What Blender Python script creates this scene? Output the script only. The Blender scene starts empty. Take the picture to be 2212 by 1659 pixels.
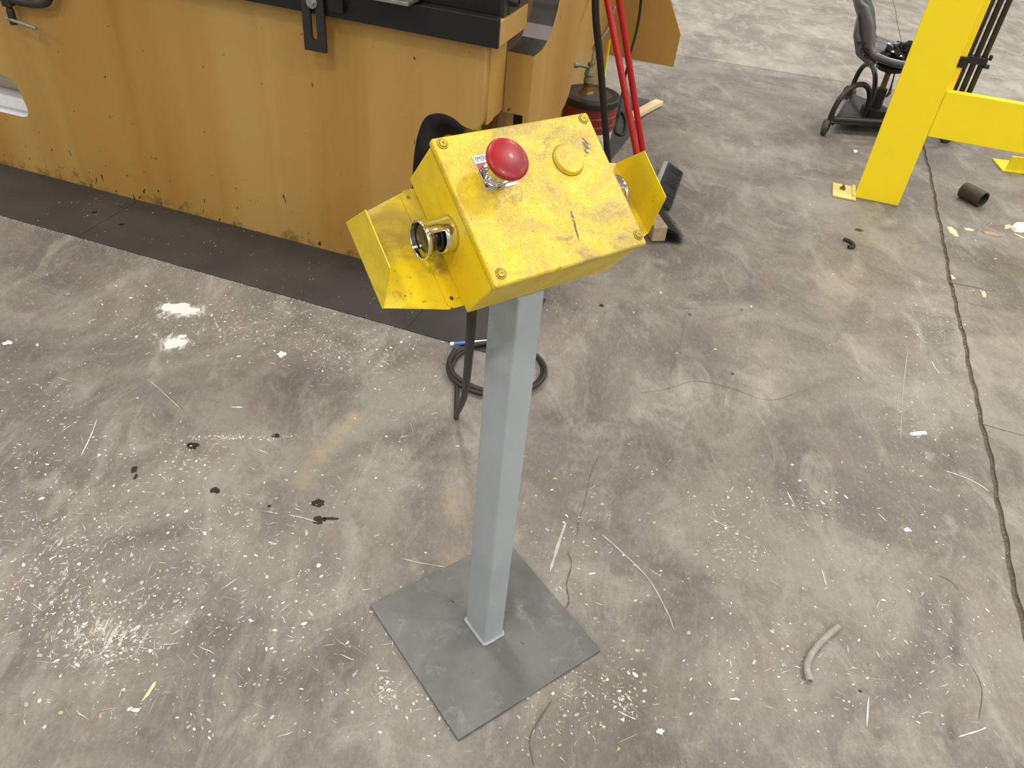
import bpy, bmesh, math, random
import numpy as np
from mathutils import Vector, Matrix
random.seed(7); rng = np.random.default_rng(7)
S = bpy.context.scene; COL = S.collection

# ------------------------------------------------------------------ camera
F_PX, TILT, ROLL, CAM_H = 1718.37, .681659, -.101409, 1.6
W_PX, H_PX = 2212, 1659
cam_d = bpy.data.cameras.new('camera'); cam = bpy.data.objects.new('camera', cam_d); COL.objects.link(cam)
cam_d.sensor_fit = 'HORIZONTAL'; cam_d.sensor_width = 36; cam_d.lens = 36*F_PX/W_PX
cam_d.clip_start = .02; cam_d.clip_end = 200
_f = Vector((0, math.cos(TILT), -math.sin(TILT))); _r0 = Vector((1, 0, 0)); _d0 = Vector((0, -math.sin(TILT), -math.cos(TILT)))
_r = _r0*math.cos(ROLL) + _d0*math.sin(ROLL); _d = -_r0*math.sin(ROLL) + _d0*math.cos(ROLL)
M = Matrix((( _r.x, -_d.x, -_f.x, 0), (_r.y, -_d.y, -_f.y, 0), (_r.z, -_d.z, -_f.z, CAM_H), (0, 0, 0, 1)))
cam.matrix_world = M
S.camera = cam

# ------------------------------------------------------------------ world, lamps, exposure
S.view_settings.view_transform = 'Standard'; S.view_settings.look = 'None'
S.view_settings.exposure = -.75; S.view_settings.gamma = 1.0; S.view_settings.use_curve_mapping = False
wd = bpy.data.worlds.new('world'); S.world = wd; wd.use_nodes = True
wd.node_tree.nodes['Background'].inputs[0].default_value = (.95, .97, 1, 1)
wd.node_tree.nodes['Background'].inputs[1].default_value = 0.0
# the hall's overhead lamps: a regular grid of equal high-bay lamps under the ceiling, all above the picture
LAMP_W = 330
for r_i, ly in enumerate((-9.0, -3.0, 3.0, 9.0, 15.0)):
    for c_i, lx in enumerate((-7.5, -1.5, 4.5, 10.5, 16.5)):
        nm = 'high_bay_%d_%d_offscreen' % (r_i+1, c_i+1)
        l = bpy.data.lights.new(nm, 'AREA'); l.shape = 'DISK'; l.size = 1.0; l.energy = LAMP_W; l.color = (1, .98, .94)
        o = bpy.data.objects.new(nm, l); COL.objects.link(o); o.location = (lx, ly, 7.2)

# ------------------------------------------------------------------ photo measurements -> floor points
_Rm = np.array([list(_r), list(_d), list(_f)])
def fl(px, py, z=0.0):
    d = np.array([(px-W_PX/2)/F_PX, (py-H_PX/2)/F_PX, 1.0]) @ _Rm
    t = (z-CAM_H)/d[2]
    return Vector((d[0]*t, d[1]*t, z))

# ------------------------------------------------------------------ materials
def lin(r, g, b):
    return tuple(((c/255)/12.92 if c/255 <= .04045 else ((c/255+.055)/1.055)**2.4) for c in (r, g, b)) + (1,)
class NT:
    def __init__(s, name):
        s.m = bpy.data.materials.new(name); s.m.use_nodes = True
        s.t = s.m.node_tree; s.n = s.t.nodes; s.b = s.n['Principled BSDF']
        s.co = s.n.new('ShaderNodeTexCoord').outputs['Object']
    def link(s, a, b): s.t.links.new(a, b)
    def put(s, sock, v):
        if hasattr(v, 'links') or isinstance(v, bpy.types.NodeSocket): s.link(v, sock)
        else: sock.default_value = v
    def map(s, scale=(1, 1, 1), rot=(0, 0, 0), co=None):
        n = s.n.new('ShaderNodeMapping'); n.inputs['Scale'].default_value = scale; n.inputs['Rotation'].default_value = rot
        s.link(co or s.co, n.inputs[0]); return n.outputs[0]
    def noise(s, scale, detail=4, rough=.6, dist=0, co=None):
        n = s.n.new('ShaderNodeTexNoise'); n.inputs['Scale'].default_value = scale; n.inputs['Detail'].default_value = detail
        n.inputs['Roughness'].default_value = rough; n.inputs['Distortion'].default_value = dist
        s.link(co or s.co, n.inputs['Vector']); return n.outputs['Fac']
    def voro(s, scale, co=None, feature='F1', rand=1):
        n = s.n.new('ShaderNodeTexVoronoi'); n.inputs['Scale'].default_value = scale; n.feature = feature
        n.inputs['Randomness'].default_value = rand
        s.link(co or s.co, n.inputs['Vector']); return n.outputs['Distance']
    def ramp(s, fac, a, b, va=0., vb=1.):
        n = s.n.new('ShaderNodeMapRange'); n.clamp = True
        s.put(n.inputs['Value'], fac)
        for k, v in (('From Min', a), ('From Max', b), ('To Min', va), ('To Max', vb)): s.put(n.inputs[k], v)
        return n.outputs[0]
    def math(s, op, a, b=0.):
        n = s.n.new('ShaderNodeMath'); n.operation = op; s.put(n.inputs[0], a); s.put(n.inputs[1], b); return n.outputs[0]
    def mix(s, fac, a, b, mode='MIX'):
        n = s.n.new('ShaderNodeMix'); n.data_type = 'RGBA'; n.blend_type = mode
        s.put(n.inputs[0], fac); s.put(n.inputs[6], a); s.put(n.inputs[7], b); return n.outputs[2]
    def bump(s, h, strength=.3, dist=.001):
        n = s.n.new('ShaderNodeBump'); n.inputs['Strength'].default_value = strength; n.inputs['Distance'].default_value = dist
        s.link(h, n.inputs['Height']); s.link(n.outputs[0], s.b.inputs['Normal'])
    def set(s, **k):
        for a, v in k.items(): s.put(s.b.inputs[a.replace('_', ' ')], v)
        return s.m
def plain(name, c, rough=.5, metal=0., var=.12, scale=30, bump=0., coat=0.):
    t = NT(name); n = t.noise(scale)
    dark = tuple(x*(1-var) for x in c[:3])+(1,); lite = tuple(min(1, x*(1+var)) for x in c[:3])+(1,)
    t.set(Base_Color=t.mix(t.ramp(n, .3, .7), dark, lite), Roughness=rough, Metallic=metal, Coat_Weight=coat)
    if bump: t.bump(t.noise(scale*6, 3), bump, .0006)
    return t.m

def enclosure_paint(name, wrinkle, dirt):
    t = NT(name)
    c = t.mix(t.ramp(t.noise(9, 5, .6), .35, .65), lin(224, 190, 5), lin(232, 206, 24))
    d1 = t.math('MULTIPLY', t.ramp(t.noise(7.5, 7, .66, .7), .42, .60), dirt)
    c = t.mix(d1, c, lin(164, 141, 56))
    d2 = t.math('MULTIPLY', t.ramp(t.noise(16, 7, .72, .9), .56, .70), dirt*.8)
    c = t.mix(d2, c, lin(118, 102, 52))
    c = t.mix(t.math('MULTIPLY', t.ramp(t.noise(75, 5, .75, .5), .60, .70), .6*dirt), c, lin(86, 74, 48))
    c = t.mix(t.ramp(t.noise(230, 2, .5), .745, .765), c, lin(60, 52, 30))
    t.set(Base_Color=c, Roughness=.36 if not wrinkle else .13, Specular_IOR_Level=.5 if not wrinkle else .85)
    if wrinkle:
        h = t.math('ADD', t.noise(125, 3, .5, 1.4), t.math('MULTIPLY', t.noise(300, 3, .6, .8), .5))
        t.bump(h, wrinkle, .0030)
    else:
        t.bump(t.noise(140, 4), .12, .001)
    return t.m
M_GRIME = plain('grimy yellow', lin(120, 98, 22), .6, 0, .3, 200)
M_ENC = enclosure_paint('enclosure yellow paint', 0, .30)
M_LID = enclosure_paint('lid wrinkled yellow paint', .55, .8)
M_WING = enclosure_paint('guard yellow paint', 0, 1.)

def machine_paint(name, c1, c2, chips=1.):
    t = NT(name)
    streak = t.noise(1.5, 3, .5, .2, t.map((1.6, 1.6, .10)))
    c = t.mix(t.ramp(streak, .38, .60), c1, c2)
    fine = t.noise(5, 4, .55, 0, t.map((2.4, 2.4, .09)))
    c = t.mix(t.ramp(fine, .52, .74, 0, .25), c, lin(146, 104, 38))
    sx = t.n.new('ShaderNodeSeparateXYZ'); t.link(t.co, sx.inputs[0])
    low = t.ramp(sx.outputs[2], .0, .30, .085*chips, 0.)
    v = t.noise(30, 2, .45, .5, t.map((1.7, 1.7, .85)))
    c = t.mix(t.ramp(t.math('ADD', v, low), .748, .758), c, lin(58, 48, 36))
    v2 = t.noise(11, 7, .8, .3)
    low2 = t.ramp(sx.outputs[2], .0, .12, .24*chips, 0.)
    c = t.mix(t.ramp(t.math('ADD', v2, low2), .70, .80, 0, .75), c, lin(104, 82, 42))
    t.set(Base_Color=c, Roughness=.44)
    t.bump(t.noise(90, 3), .05, .001)
    return t.m
M_OCH = machine_paint('machine ochre paint', lin(164, 123, 54), lin(180, 145, 80))
M_OCH2 = machine_paint('machine ochre paint frame', lin(164, 123, 54), lin(180, 145, 80), .2)
M_OCH3 = plain('ochre sheet', lin(172, 134, 66), .55, var=.06, scale=5)
M_DARKSTEEL = plain('dark frame steel', lin(62, 56, 52), .38, .6, .2, 12)
M_BLACK = plain('black oxide steel', lin(11, 11, 12), .5, .05, .25, 14)
M_BLACK2 = plain('black plate', lin(40, 37, 34), .5, .1, .15, 20)
M_STEEL = plain('worn bright steel', lin(170, 168, 164), .35, .85, .15, 25)
M_WHITE = plain('flat white', lin(226, 226, 228), .45, 0, .06, 18)
M_GREYIN = plain('grey inner panel', lin(205, 194, 182), .6, 0, .08, 6)
M_CHROME = plain('chrome', lin(225, 225, 222), .10, 1., .03, 30)
M_RED = plain('red button plastic', lin(150, 10, 24), .36, 0, .22, 26, coat=.08)
M_REDP = plain('red handle paint', lin(176, 22, 30), .35, 0, .10, 9)
M_REDB = plain('dull red bucket', lin(122, 40, 34), .5, 0, .16, 9)
M_LEGEND = plain('legend plate dark red', lin(132, 32, 44), .35, .2, .08, 40)
M_LEGENDW = plain('legend plate aluminium', lin(166, 166, 164), .3, .3, .10, 160)
M_INK = plain('black ink', lin(28, 26, 26), .6, 0, .05, 50)
M_RUBBER = plain('black rubber', lin(38, 35, 33), .55, 0, .12, 30)
M_PLASTIC = plain('black plastic', lin(24, 24, 25), .28, 0, .1, 30)
M_AMBER = plain('dark palm button', lin(40, 32, 12), .16, 0, .2, 30, coat=.4)
M_WOOD = NT('pale pine'); M_WOOD.set(Base_Color=M_WOOD.mix(M_WOOD.ramp(M_WOOD.noise(20, 4, .6, .5, M_WOOD.map((1, 8, 8))), .35, .65), lin(238, 208, 160), lin(250, 228, 188)), Roughness=.6); M_WOOD = M_WOOD.m
M_WOODOLD = plain('weathered wood block', lin(158, 138, 112), .7, 0, .2, 40)
M_BRISTLE = plain('black bristles', lin(26, 26, 28), .7, 0, .2, 80)
M_GREYPL = plain('grey brush holder', lin(150, 153, 158), .45, 0, .1, 30)
M_SEAT = plain('grey moulded seat', lin(94, 94, 96), .32, 0, .08, 10)
M_TUBEBLK = plain('black tube paint', lin(34, 35, 33), .38, .1, .15, 20)
M_BROWNST = plain('greasy piston rod', lin(110, 88, 62), .35, .5, .2, 30)
M_CASTER = plain('caster rubber', lin(70, 66, 64), .6, 0, .15, 40)
M_YEL = plain('safety yellow paint', lin(255, 226, 20), .45, 0, .03, 6)
M_YELDIRTY = plain('dusty yellow bracket', lin(226, 208, 120), .6, 0, .18, 30)
M_YELDARK = plain('yellow base angle', lin(255, 226, 20), .5, 0, .12, 20)
M_CONDUIT = plain('dark conduit', lin(64, 58, 50), .35, .6, .15, 12)
M_BRASS = plain('tarnished brass', lin(132, 100, 52), .45, .6, .3, 60)
M_VALVE = plain('dull zinc valve', lin(132, 130, 108), .5, .45, .2, 50)
M_BUCKLID = plain('dark bucket lid', lin(70, 66, 64), .5, 0, .15, 12)
M_LIDRIM = plain('black lid rim', lin(24, 24, 24), .45, 0, .1, 12)
M_GREYHOSE = plain('grey rubber offcut', lin(150, 147, 140), .6, 0, .22, 40, .2)
M_PIPE = plain('rusty dark pipe', lin(74, 69, 62), .5, .4, .25, 40)
M_MAT = plain('dark rubber mat', lin(72, 72, 74), .8, 0, .15, 20, .3)
M_PAPER = plain('white paper scrap', lin(240, 240, 240), .7, 0, .04, 20)
M_BLUE = plain('blue sleeve', lin(70, 110, 190), .45, 0, .15, 60)
M_DIRT = plain('joint dirt', lin(96, 86, 74), .9, 0, .4, 70)
M_OIL = plain('oil stain', lin(50, 46, 38), .3, 0, .3, 60)
M_OILSOFT = plain('old stain', lin(92, 87, 82), .55, 0, .15, 60)
M_FLECKW = plain('white fleck', lin(225, 223, 216), .7, 0, .1, 60)
M_FLECKG = plain('pale grey fleck', lin(176, 172, 164), .7, 0, .12, 60)
M_FLECKT = plain('tan fleck', lin(196, 172, 138), .7, 0, .12, 60)
M_CRACK = plain('hairline crack', lin(96, 90, 82), .9, 0, .2, 60)

t = NT('grey post paint')
M_POST = t.set(Base_Color=t.mix(t.ramp(t.noise(6, 4), .35, .65), lin(156, 164, 168), lin(166, 173, 178)), Roughness=.42)
t = NT('scuffed base plate')
c = t.mix(t.ramp(t.noise(5, 5, .6, .4), .38, .62), lin(92, 94, 91), lin(112, 114, 111))
c = t.mix(t.ramp(t.noise(16, 6, .72, .5), .56, .72, 0, .65), c, lin(138, 141, 138))
c = t.mix(t.ramp(t.noise(30, 4, .6, .8), .68, .72), c, lin(58, 58, 56))
M_BASE = t.set(Base_Color=c, Roughness=.42, Metallic=.15)
t = NT('oily steel floor plate')
c = t.mix(t.ramp(t.noise(3, 5, .6, .3), .35, .65), lin(54, 52, 51), lin(68, 66, 64))
c = t.mix(t.ramp(t.noise(150, 2, .4), .76, .78), c, lin(150, 145, 138))
M_FPLATE = t.set(Base_Color=c, Roughness=.5, Metallic=.15)

# concrete: soft wear and stain patches come from the colour attribute 'wear' (r tone, g scuffing, b warm tint)
t = NT('worn concrete')
geo = t.n.new('ShaderNodeNewGeometry').outputs['Position']
at = t.n.new('ShaderNodeVertexColor'); at.layer_name = 'wear'
sep = t.n.new('ShaderNodeSeparateColor'); t.link(at.outputs['Color'], sep.inputs[0])
tone, scuff, warm = sep.outputs[0], sep.outputs[1], sep.outputs[2]
c = t.mix(t.ramp(t.noise(2.2, 8, .66, .7, geo), .41, .59), lin(104, 100, 94), lin(137, 132, 123))
c = t.mix(t.ramp(t.noise(3.4, 6, .62, .9, t.map((1, 1, 1), (0, 0, 1), geo)), .48, .66, 0, .6), c, lin(122, 112, 106))
c = t.mix(t.ramp(t.noise(5.5, 8, .72, .8, t.map((1.3, .6, 1), (0, 0, .5), geo)), .51, .66, 0, .75), c, lin(155, 151, 141))
c = t.mix(t.ramp(t.noise(10, 8, .72, .6, geo), .54, .68, 0, .4), c, lin(94, 92, 88))
c = t.mix(t.ramp(t.noise(75, 6, .78, .3, t.map((1.2, .5, 1), (0, 0, .3), geo)), .48, .72, 0, .34), c, lin(168, 164, 156))
c = t.mix(t.ramp(t.noise(140, 4, .7, 0, geo), .5, .72, 0, .30), c, lin(86, 84, 80))
sc = t.noise(26, 9, .80, 1.4, t.map((1.3, .55, 1), (0, 0, -.6), geo))
c = t.mix(t.ramp(t.math('ADD', sc, t.math('MULTIPLY', scuff, .20)), .69, .78, 0, .85), c, lin(204, 201, 194))
c = t.mix(t.math('MULTIPLY', warm, t.ramp(t.noise(22, 6, .7, .5, geo), .36, .6, .25, 1.2)), c, lin(180, 158, 120))
tm = t.math('MULTIPLY', tone, 2.0)
cv = t.n.new('ShaderNodeCombineColor')
for i in range(3): t.link(tm, cv.inputs[i])
c = t.mix(1.0, c, cv.outputs[0], 'MULTIPLY')
t.set(Base_Color=c, Roughness=t.ramp(t.noise(7, 5, .6, 0, geo), .3, .7, .42, .66), Specular_IOR_Level=.4)
t.bump(t.noise(160, 5, .7, 0, geo), .10, .001)
M_CONC = t.m

# ------------------------------------------------------------------ mesh helpers
class MB:
    def __init__(s): s.v = []; s.f = []; s.m = []
    def add(s, vs, fs, mi=0):
        o = len(s.v); s.v += [tuple(v) for v in vs]
        for f in fs: s.f.append(tuple(i+o for i in f)); s.m.append(mi)
        return s
    def box(s, lo, hi, mtx=None, mi=0):
        x0, y0, z0 = lo; x1, y1, z1 = hi
        vs = [Vector(p) for p in ((x0,y0,z0),(x1,y0,z0),(x1,y1,z0),(x0,y1,z0),(x0,y0,z1),(x1,y0,z1),(x1,y1,z1),(x0,y1,z1))]
        if mtx: vs = [mtx @ v for v in vs]
        return s.add(vs, [(0,3,2,1),(4,5,6,7),(0,1,5,4),(1,2,6,5),(2,3,7,6),(3,0,4,7)], mi)
    def prism(s, pts, z0, z1, mtx=None, mi=0):
        n = len(pts); vs = [Vector((p[0], p[1], z0)) for p in pts]+[Vector((p[0], p[1], z1)) for p in pts]
        if mtx: vs = [mtx @ v for v in vs]
        return s.add(vs, [tuple(reversed(range(n))), tuple(range(n, 2*n))]+[(i, (i+1) % n, n+(i+1) % n, n+i) for i in range(n)], mi)
    def lathe(s, prof, n=32, mtx=None, mi=0, close=True):
        vs = []; fs = []
        for r, z in prof:
            for k in range(n):
                a = 2*math.pi*k/n; vs.append(Vector((r*math.cos(a), r*math.sin(a), z)))
        if mtx: vs = [mtx @ v for v in vs]
        for i in range(len(prof)-1):
            for k in range(n):
                k2 = (k+1) % n; fs.append((i*n+k, i*n+k2, (i+1)*n+k2, (i+1)*n+k))
        if close:
            fs.append(tuple(reversed(range(n)))); fs.append(tuple(range((len(prof)-1)*n, len(prof)*n)))
        return s.add(vs, fs, mi)
    def tube(s, pts, r, n=12, mi=0, cap=True):
        pts = [Vector(p) for p in pts]; rs = r if isinstance(r, (list, tuple)) else [r]*len(pts)
        vs = []; fs = []; up = None
        for i, p in enumerate(pts):
            d = (pts[min(i+1, len(pts)-1)]-pts[max(i-1, 0)]).normalized()
            if up is None:
                up = d.orthogonal().normalized()
            else:
                up = (up-d*up.dot(d)).normalized()
            w = d.cross(up)
            for k in range(n):
                a = 2*math.pi*k/n; vs.append(p+(up*math.cos(a)+w*math.sin(a))*rs[i])
        for i in range(len(pts)-1):
            for k in range(n):
                k2 = (k+1) % n; fs.append((i*n+k, i*n+k2, (i+1)*n+k2, (i+1)*n+k))
        if cap: fs += [tuple(reversed(range(n))), tuple(range((len(pts)-1)*n, len(pts)*n))]
        return s.add(vs, fs, mi)
    def build(s, name, mats, parent=None, smooth=False, bevel=0., seg=2, mtx=None, solid=0.):
        me = bpy.data.meshes.new(name); me.from_pydata(s.v, [], s.f)
        for m in (mats if isinstance(mats, (list, tuple)) else [mats]): me.materials.append(m)
        me.polygons.foreach_set('material_index', s.m)
        bm = bmesh.new(); bm.from_mesh(me); bmesh.ops.recalc_face_normals(bm, faces=bm.faces); bm.to_mesh(me); bm.free()
        o = bpy.data.objects.new(name, me); COL.objects.link(o)
        if parent: o.parent = parent
        if mtx is not None: o.matrix_local = mtx
        if smooth:
            me.polygons.foreach_set('use_smooth', [True]*len(me.polygons))
            try: me.set_sharp_from_angle(angle=math.radians(38))
            except Exception: pass
        if solid:
            sm = o.modifiers.new('solid', 'SOLIDIFY'); sm.thickness = solid; sm.offset = 0
        if bevel:
            b = o.modifiers.new('bevel', 'BEVEL'); b.width = bevel; b.segments = seg; b.limit_method = 'ANGLE'; b.angle_limit = math.radians(40)
        return o
def sheet(name, outlines, thick, mat, parent=None, mtx=None, bevel=0., bake=False):
    """Flat plate with holes: outlines in XY (first outer, rest holes), thickness along +Z."""
    cu = bpy.data.curves.new(name, 'CURVE'); cu.dimensions = '2D'; cu.fill_mode = 'BOTH'; cu.extrude = thick/2
    for ol in outlines:
        sp = cu.splines.new('POLY'); sp.points.add(len(ol)-1); sp.use_cyclic_u = True
        for p, q in zip(sp.points, ol): p.co = (q[0], q[1], 0, 1)
    tmp = bpy.data.objects.new('tmp', cu); COL.objects.link(tmp)
    dg = bpy.context.evaluated_depsgraph_get(); me = bpy.data.meshes.new_from_object(tmp.evaluated_get(dg))
    bpy.data.objects.remove(tmp); bpy.data.curves.remove(cu)
    me.name = name; me.materials.clear(); me.materials.append(mat)
    bm = bmesh.new(); bm.from_mesh(me); bmesh.ops.remove_doubles(bm, verts=bm.verts, dist=1e-6)
    bmesh.ops.translate(bm, verts=bm.verts, vec=(0, 0, thick/2)); bmesh.ops.recalc_face_normals(bm, faces=bm.faces); bm.to_mesh(me); bm.free()
    if bake: me.transform(mtx); mtx = None
    o = bpy.data.objects.new(name, me); COL.objects.link(o)
    if parent: o.parent = parent
    if mtx is not None: o.matrix_local = mtx
    if bevel:
        b = o.modifiers.new('bevel', 'BEVEL'); b.width = bevel; b.segments = 2; b.limit_method = 'ANGLE'
    return o
def empty(name, loc=(0, 0, 0), rz=0.):
    o = bpy.data.objects.new(name, None); COL.objects.link(o); o.location = loc; o.rotation_euler = (0, 0, rz); o.empty_display_size = .1
    return o
def tag(o, label=None, cat=None, group=None, kind=None):
    for k, v in (('label', label), ('category', cat), ('group', group), ('kind', kind)):
        if v: o[k] = v
    return o
def circle(cx, cy, r, n=20): return [(cx+r*math.cos(2*math.pi*k/n), cy+r*math.sin(2*math.pi*k/n)) for k in range(n)]
def spline(pts, n=10):
    P = [Vector(p) for p in pts]; P = [P[0]*2-P[1]]+P+[P[-1]*2-P[-2]]; out = []
    for i in range(1, len(P)-2):
        for k in range(n):
            u = k/n; a, b, c, d = P[i-1:i+3]
            out.append(.5*((2*b)+(c-a)*u+(2*a-5*b+4*c-d)*u*u+(3*b-a-3*c+d)*u**3))
    return out+[P[-2]]
XU = Matrix(((0, 0, 1, 0), (1, 0, 0, 0), (0, 1, 0, 0), (0, 0, 0, 1)))      # local (a,b,c) -> (c,a,b): outline in YZ, thickness on X
XZ = Matrix(((1, 0, 0, 0), (0, 0, -1, 0), (0, 1, 0, 0), (0, 0, 0, 1)))     # outline in XZ, thickness towards -Y

# ------------------------------------------------------------------ floor
floor = MB().box((-14, -10, -.06), (20, 26, -.006)).build('floor', M_DIRT)
tag(floor, 'worn grey concrete workshop floor with dark joints and pale flecks', 'floor', kind='structure')
J = Vector((2.41, 5.40, 0)); E1 = Vector((.2535, .9673, 0)); E2 = Vector((.9806, -.196, 0))
DET = E2.x*E1.y-E1.x*E2.y
# soft wear: (px, py, radius x px, radius y px, tone, scuff, warm)
WEAR = [
 (330, 690, 200, 90, .02, .42, 0), (600, 700, 220, 80, .05, .45, 0), (760, 760, 140, 60, .05, .40, 0), (390, 668, 55, 18, .1, .9, 0), (375, 740, 40, 22, .1, .9, 0),
 (150, 1000, 280, 200, .02, .22, 0), (200, 1330, 260, 120, .04, .55, 0), (250, 1390, 120, 60, .03, .45, 0), (420, 1150, 300, 120, .0, .28, 0), (90, 1180, 150, 120, 0, .35, 0),
 (520, 945, 140, 22, .06, .4, 0), (250, 900, 300, 60, .04, .15, 0), (560, 830, 220, 70, -.05, 0, 0),
 (762, 903, 14, 16, .05, 0, .42), (742, 928, 16, 20, .05, 0, .42), (718, 955, 18, 20, .05, 0, .36), (693, 983, 20, 22, .05, 0, .36), (670, 1012, 20, 22, .04, 0, .32), (650, 1040, 18, 18, .04, 0, .26), (985, 1090, 30, 40, .05, 0, .3), (980, 1210, 30, 30, .03, 0, .25),
 (300, 1550, 500, 130, .03, 0, .03), (1000, 1560, 300, 90, 0, .08, 0), (700, 1500, 350, 110, -.03, .02, 0), (1240, 1500, 220, 120, .03, .1, .05),
 (1600, 1080, 280, 120, -.03, 0, 0), (1330, 1040, 180, 90, -.04, 0, 0), (1900, 1330, 330, 260, .035, .04, .02),
 (1480, 880, 140, 60, .10, .12, 0), (1600, 830, 150, 45, .09, .10, .02), (1640, 720, 110, 55, .10, .05, .03), (1500, 760, 95, 75, -.07, 0, 0), (1430, 800, 70, 60, -.06, 0, 0),
 (1700, 600, 120, 70, -.06, 0, 0), (1660, 490, 150, 70, -.05, 0, 0), (1850, 560, 150, 50, .08, 0, .08), (1830, 620, 90, 40, .08, 0, .08), (1900, 740, 80, 70, .06, .08, .04),
 (2020, 640, 60, 50, .10, .2, 0), (2000, 720, 50, 60, .09, .25, 0), (1975, 840, 50, 130, .08, .3, 0), (2050, 830, 60, 90, .05, .22, 0), (1960, 1030, 60, 160, .05, .25, 0), (1950, 1250, 45, 200, .05, .12, 0),
 (1560, 600, 160, 100, .02, .06, .02), (1450, 640, 120, 70, .04, .08, 0), (1300, 700, 90, 60, .03, .1, 0), (1800, 940, 160, 70, -.04, 0, 0), (1650, 950, 130, 60, -.04, 0, 0),
 (2080, 390, 70, 40, .09, .2, .04), (2140, 620, 80, 22, -.06, 0, .02), (2150, 760, 90, 80, .01, 0, .04), (2180, 1000, 50, 70, -.04, .05, 0),
 (1520, 210, 60, 25, .10, .12, 0), (1600, 260, 120, 60, .05, .05, .02), (1440, 190, 90, 30, .05, .06, 0),
 
]
STAINS = [(433, 977, 10, 8), (523, 810, 11, 6), (330, 940, 11, 8), (780, 1150, 6, 4), (1930, 496, 26, 7), (2065, 605, 20, 6), (2065, 1345, 8, 40), (2060, 1400, 8, 30), (2055, 985, 8, 24), (2050, 1560, 10, 40), (2055, 1620, 10, 40), (2190, 1000, 14, 30), (2200, 1040, 10, 18), (1900, 1590, 16, 9), (1925, 1605, 8, 6), (1905, 1145, 10, 6), (330, 1585, 7, 8), (310, 1578, 4, 7)]
WEAR += [(x, y, a*1.15, b*1.15, -.24, -.1, 0) for x, y, a, b in STAINS]
WP = []
for (px, py, rx, ry, tn, sc_, wm) in WEAR:
    c0 = fl(px, py); ax = fl(px+rx, py)-c0; ay = fl(px, py+ry)-fl(px, py)
    WP.append((c0, np.linalg.inv(np.array([[ax.x, ay.x], [ax.y, ay.y]])), tn, sc_, wm))
# sharper-edged areas, most of them worn: outline in photo pixels, tone change
PATCH = [([(1478, 662), (1520, 650), (1560, 690), (1600, 730), (1655, 782), (1590, 812), (1540, 832), (1490, 822), (1450, 790), (1408, 752), (1445, 715)], -.055),
         ([(1560, 695), (1605, 700), (1660, 735), (1745, 790), (1720, 850), (1640, 880), (1590, 850), (1600, 815), (1665, 785), (1610, 735)], .05),
         ([(1375, 765), (1410, 760), (1455, 800), (1495, 828), (1600, 845), (1690, 862), (1620, 893), (1520, 885), (1430, 850), (1385, 830)], .05),
         ([(1590, 545), (1700, 515), (1770, 560), (1750, 610), (1700, 655), (1640, 665), (1585, 620)], -.045),
         ([(1780, 590), (1850, 560), (1920, 575), (1880, 610), (1850, 640), (1790, 650)], .04), ([(1830, 730), (1890, 715), (1920, 760), (1880, 800), (1830, 780)], .035),
         ([(1390, 900), (1500, 905), (1590, 960), (1560, 1060), (1400, 1080), (1320, 1000)], -.03), ([(1690, 790), (1830, 820), (1850, 900), (1750, 960), (1660, 900)], -.03),
         ([(0, 560), (150, 600), (280, 650), (320, 760), (200, 860), (0, 850)], -.035), ([(520, 800), (640, 780), (760, 810), (740, 880), (600, 890), (500, 850)], -.03),  # first outline darkens the floor beside the machine, second is a stain
         ([(560, 1420), (760, 1380), (900, 1480), (760, 1560), (600, 1520)], -.03)]
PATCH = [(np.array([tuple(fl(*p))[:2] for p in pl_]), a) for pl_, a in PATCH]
def inside(poly, X, Y):
    r = np.zeros(X.shape, bool); n = len(poly)
    for i in range(n):
        x0, y0 = poly[i]; x1, y1 = poly[(i+1) % n]
        if y0 == y1: continue
        r ^= ((y0 > Y) != (y1 > Y)) & (X < (x1-x0)*(Y-y0)/(y1-y0)+x0)
    return r
def wob(X, Y, k): return .018*np.sin(X*31+k)*np.cos(Y*27+2*k)+.012*np.sin(X*67+Y*41+k)+.008*np.sin(Y*123-X*91+k)
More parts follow.
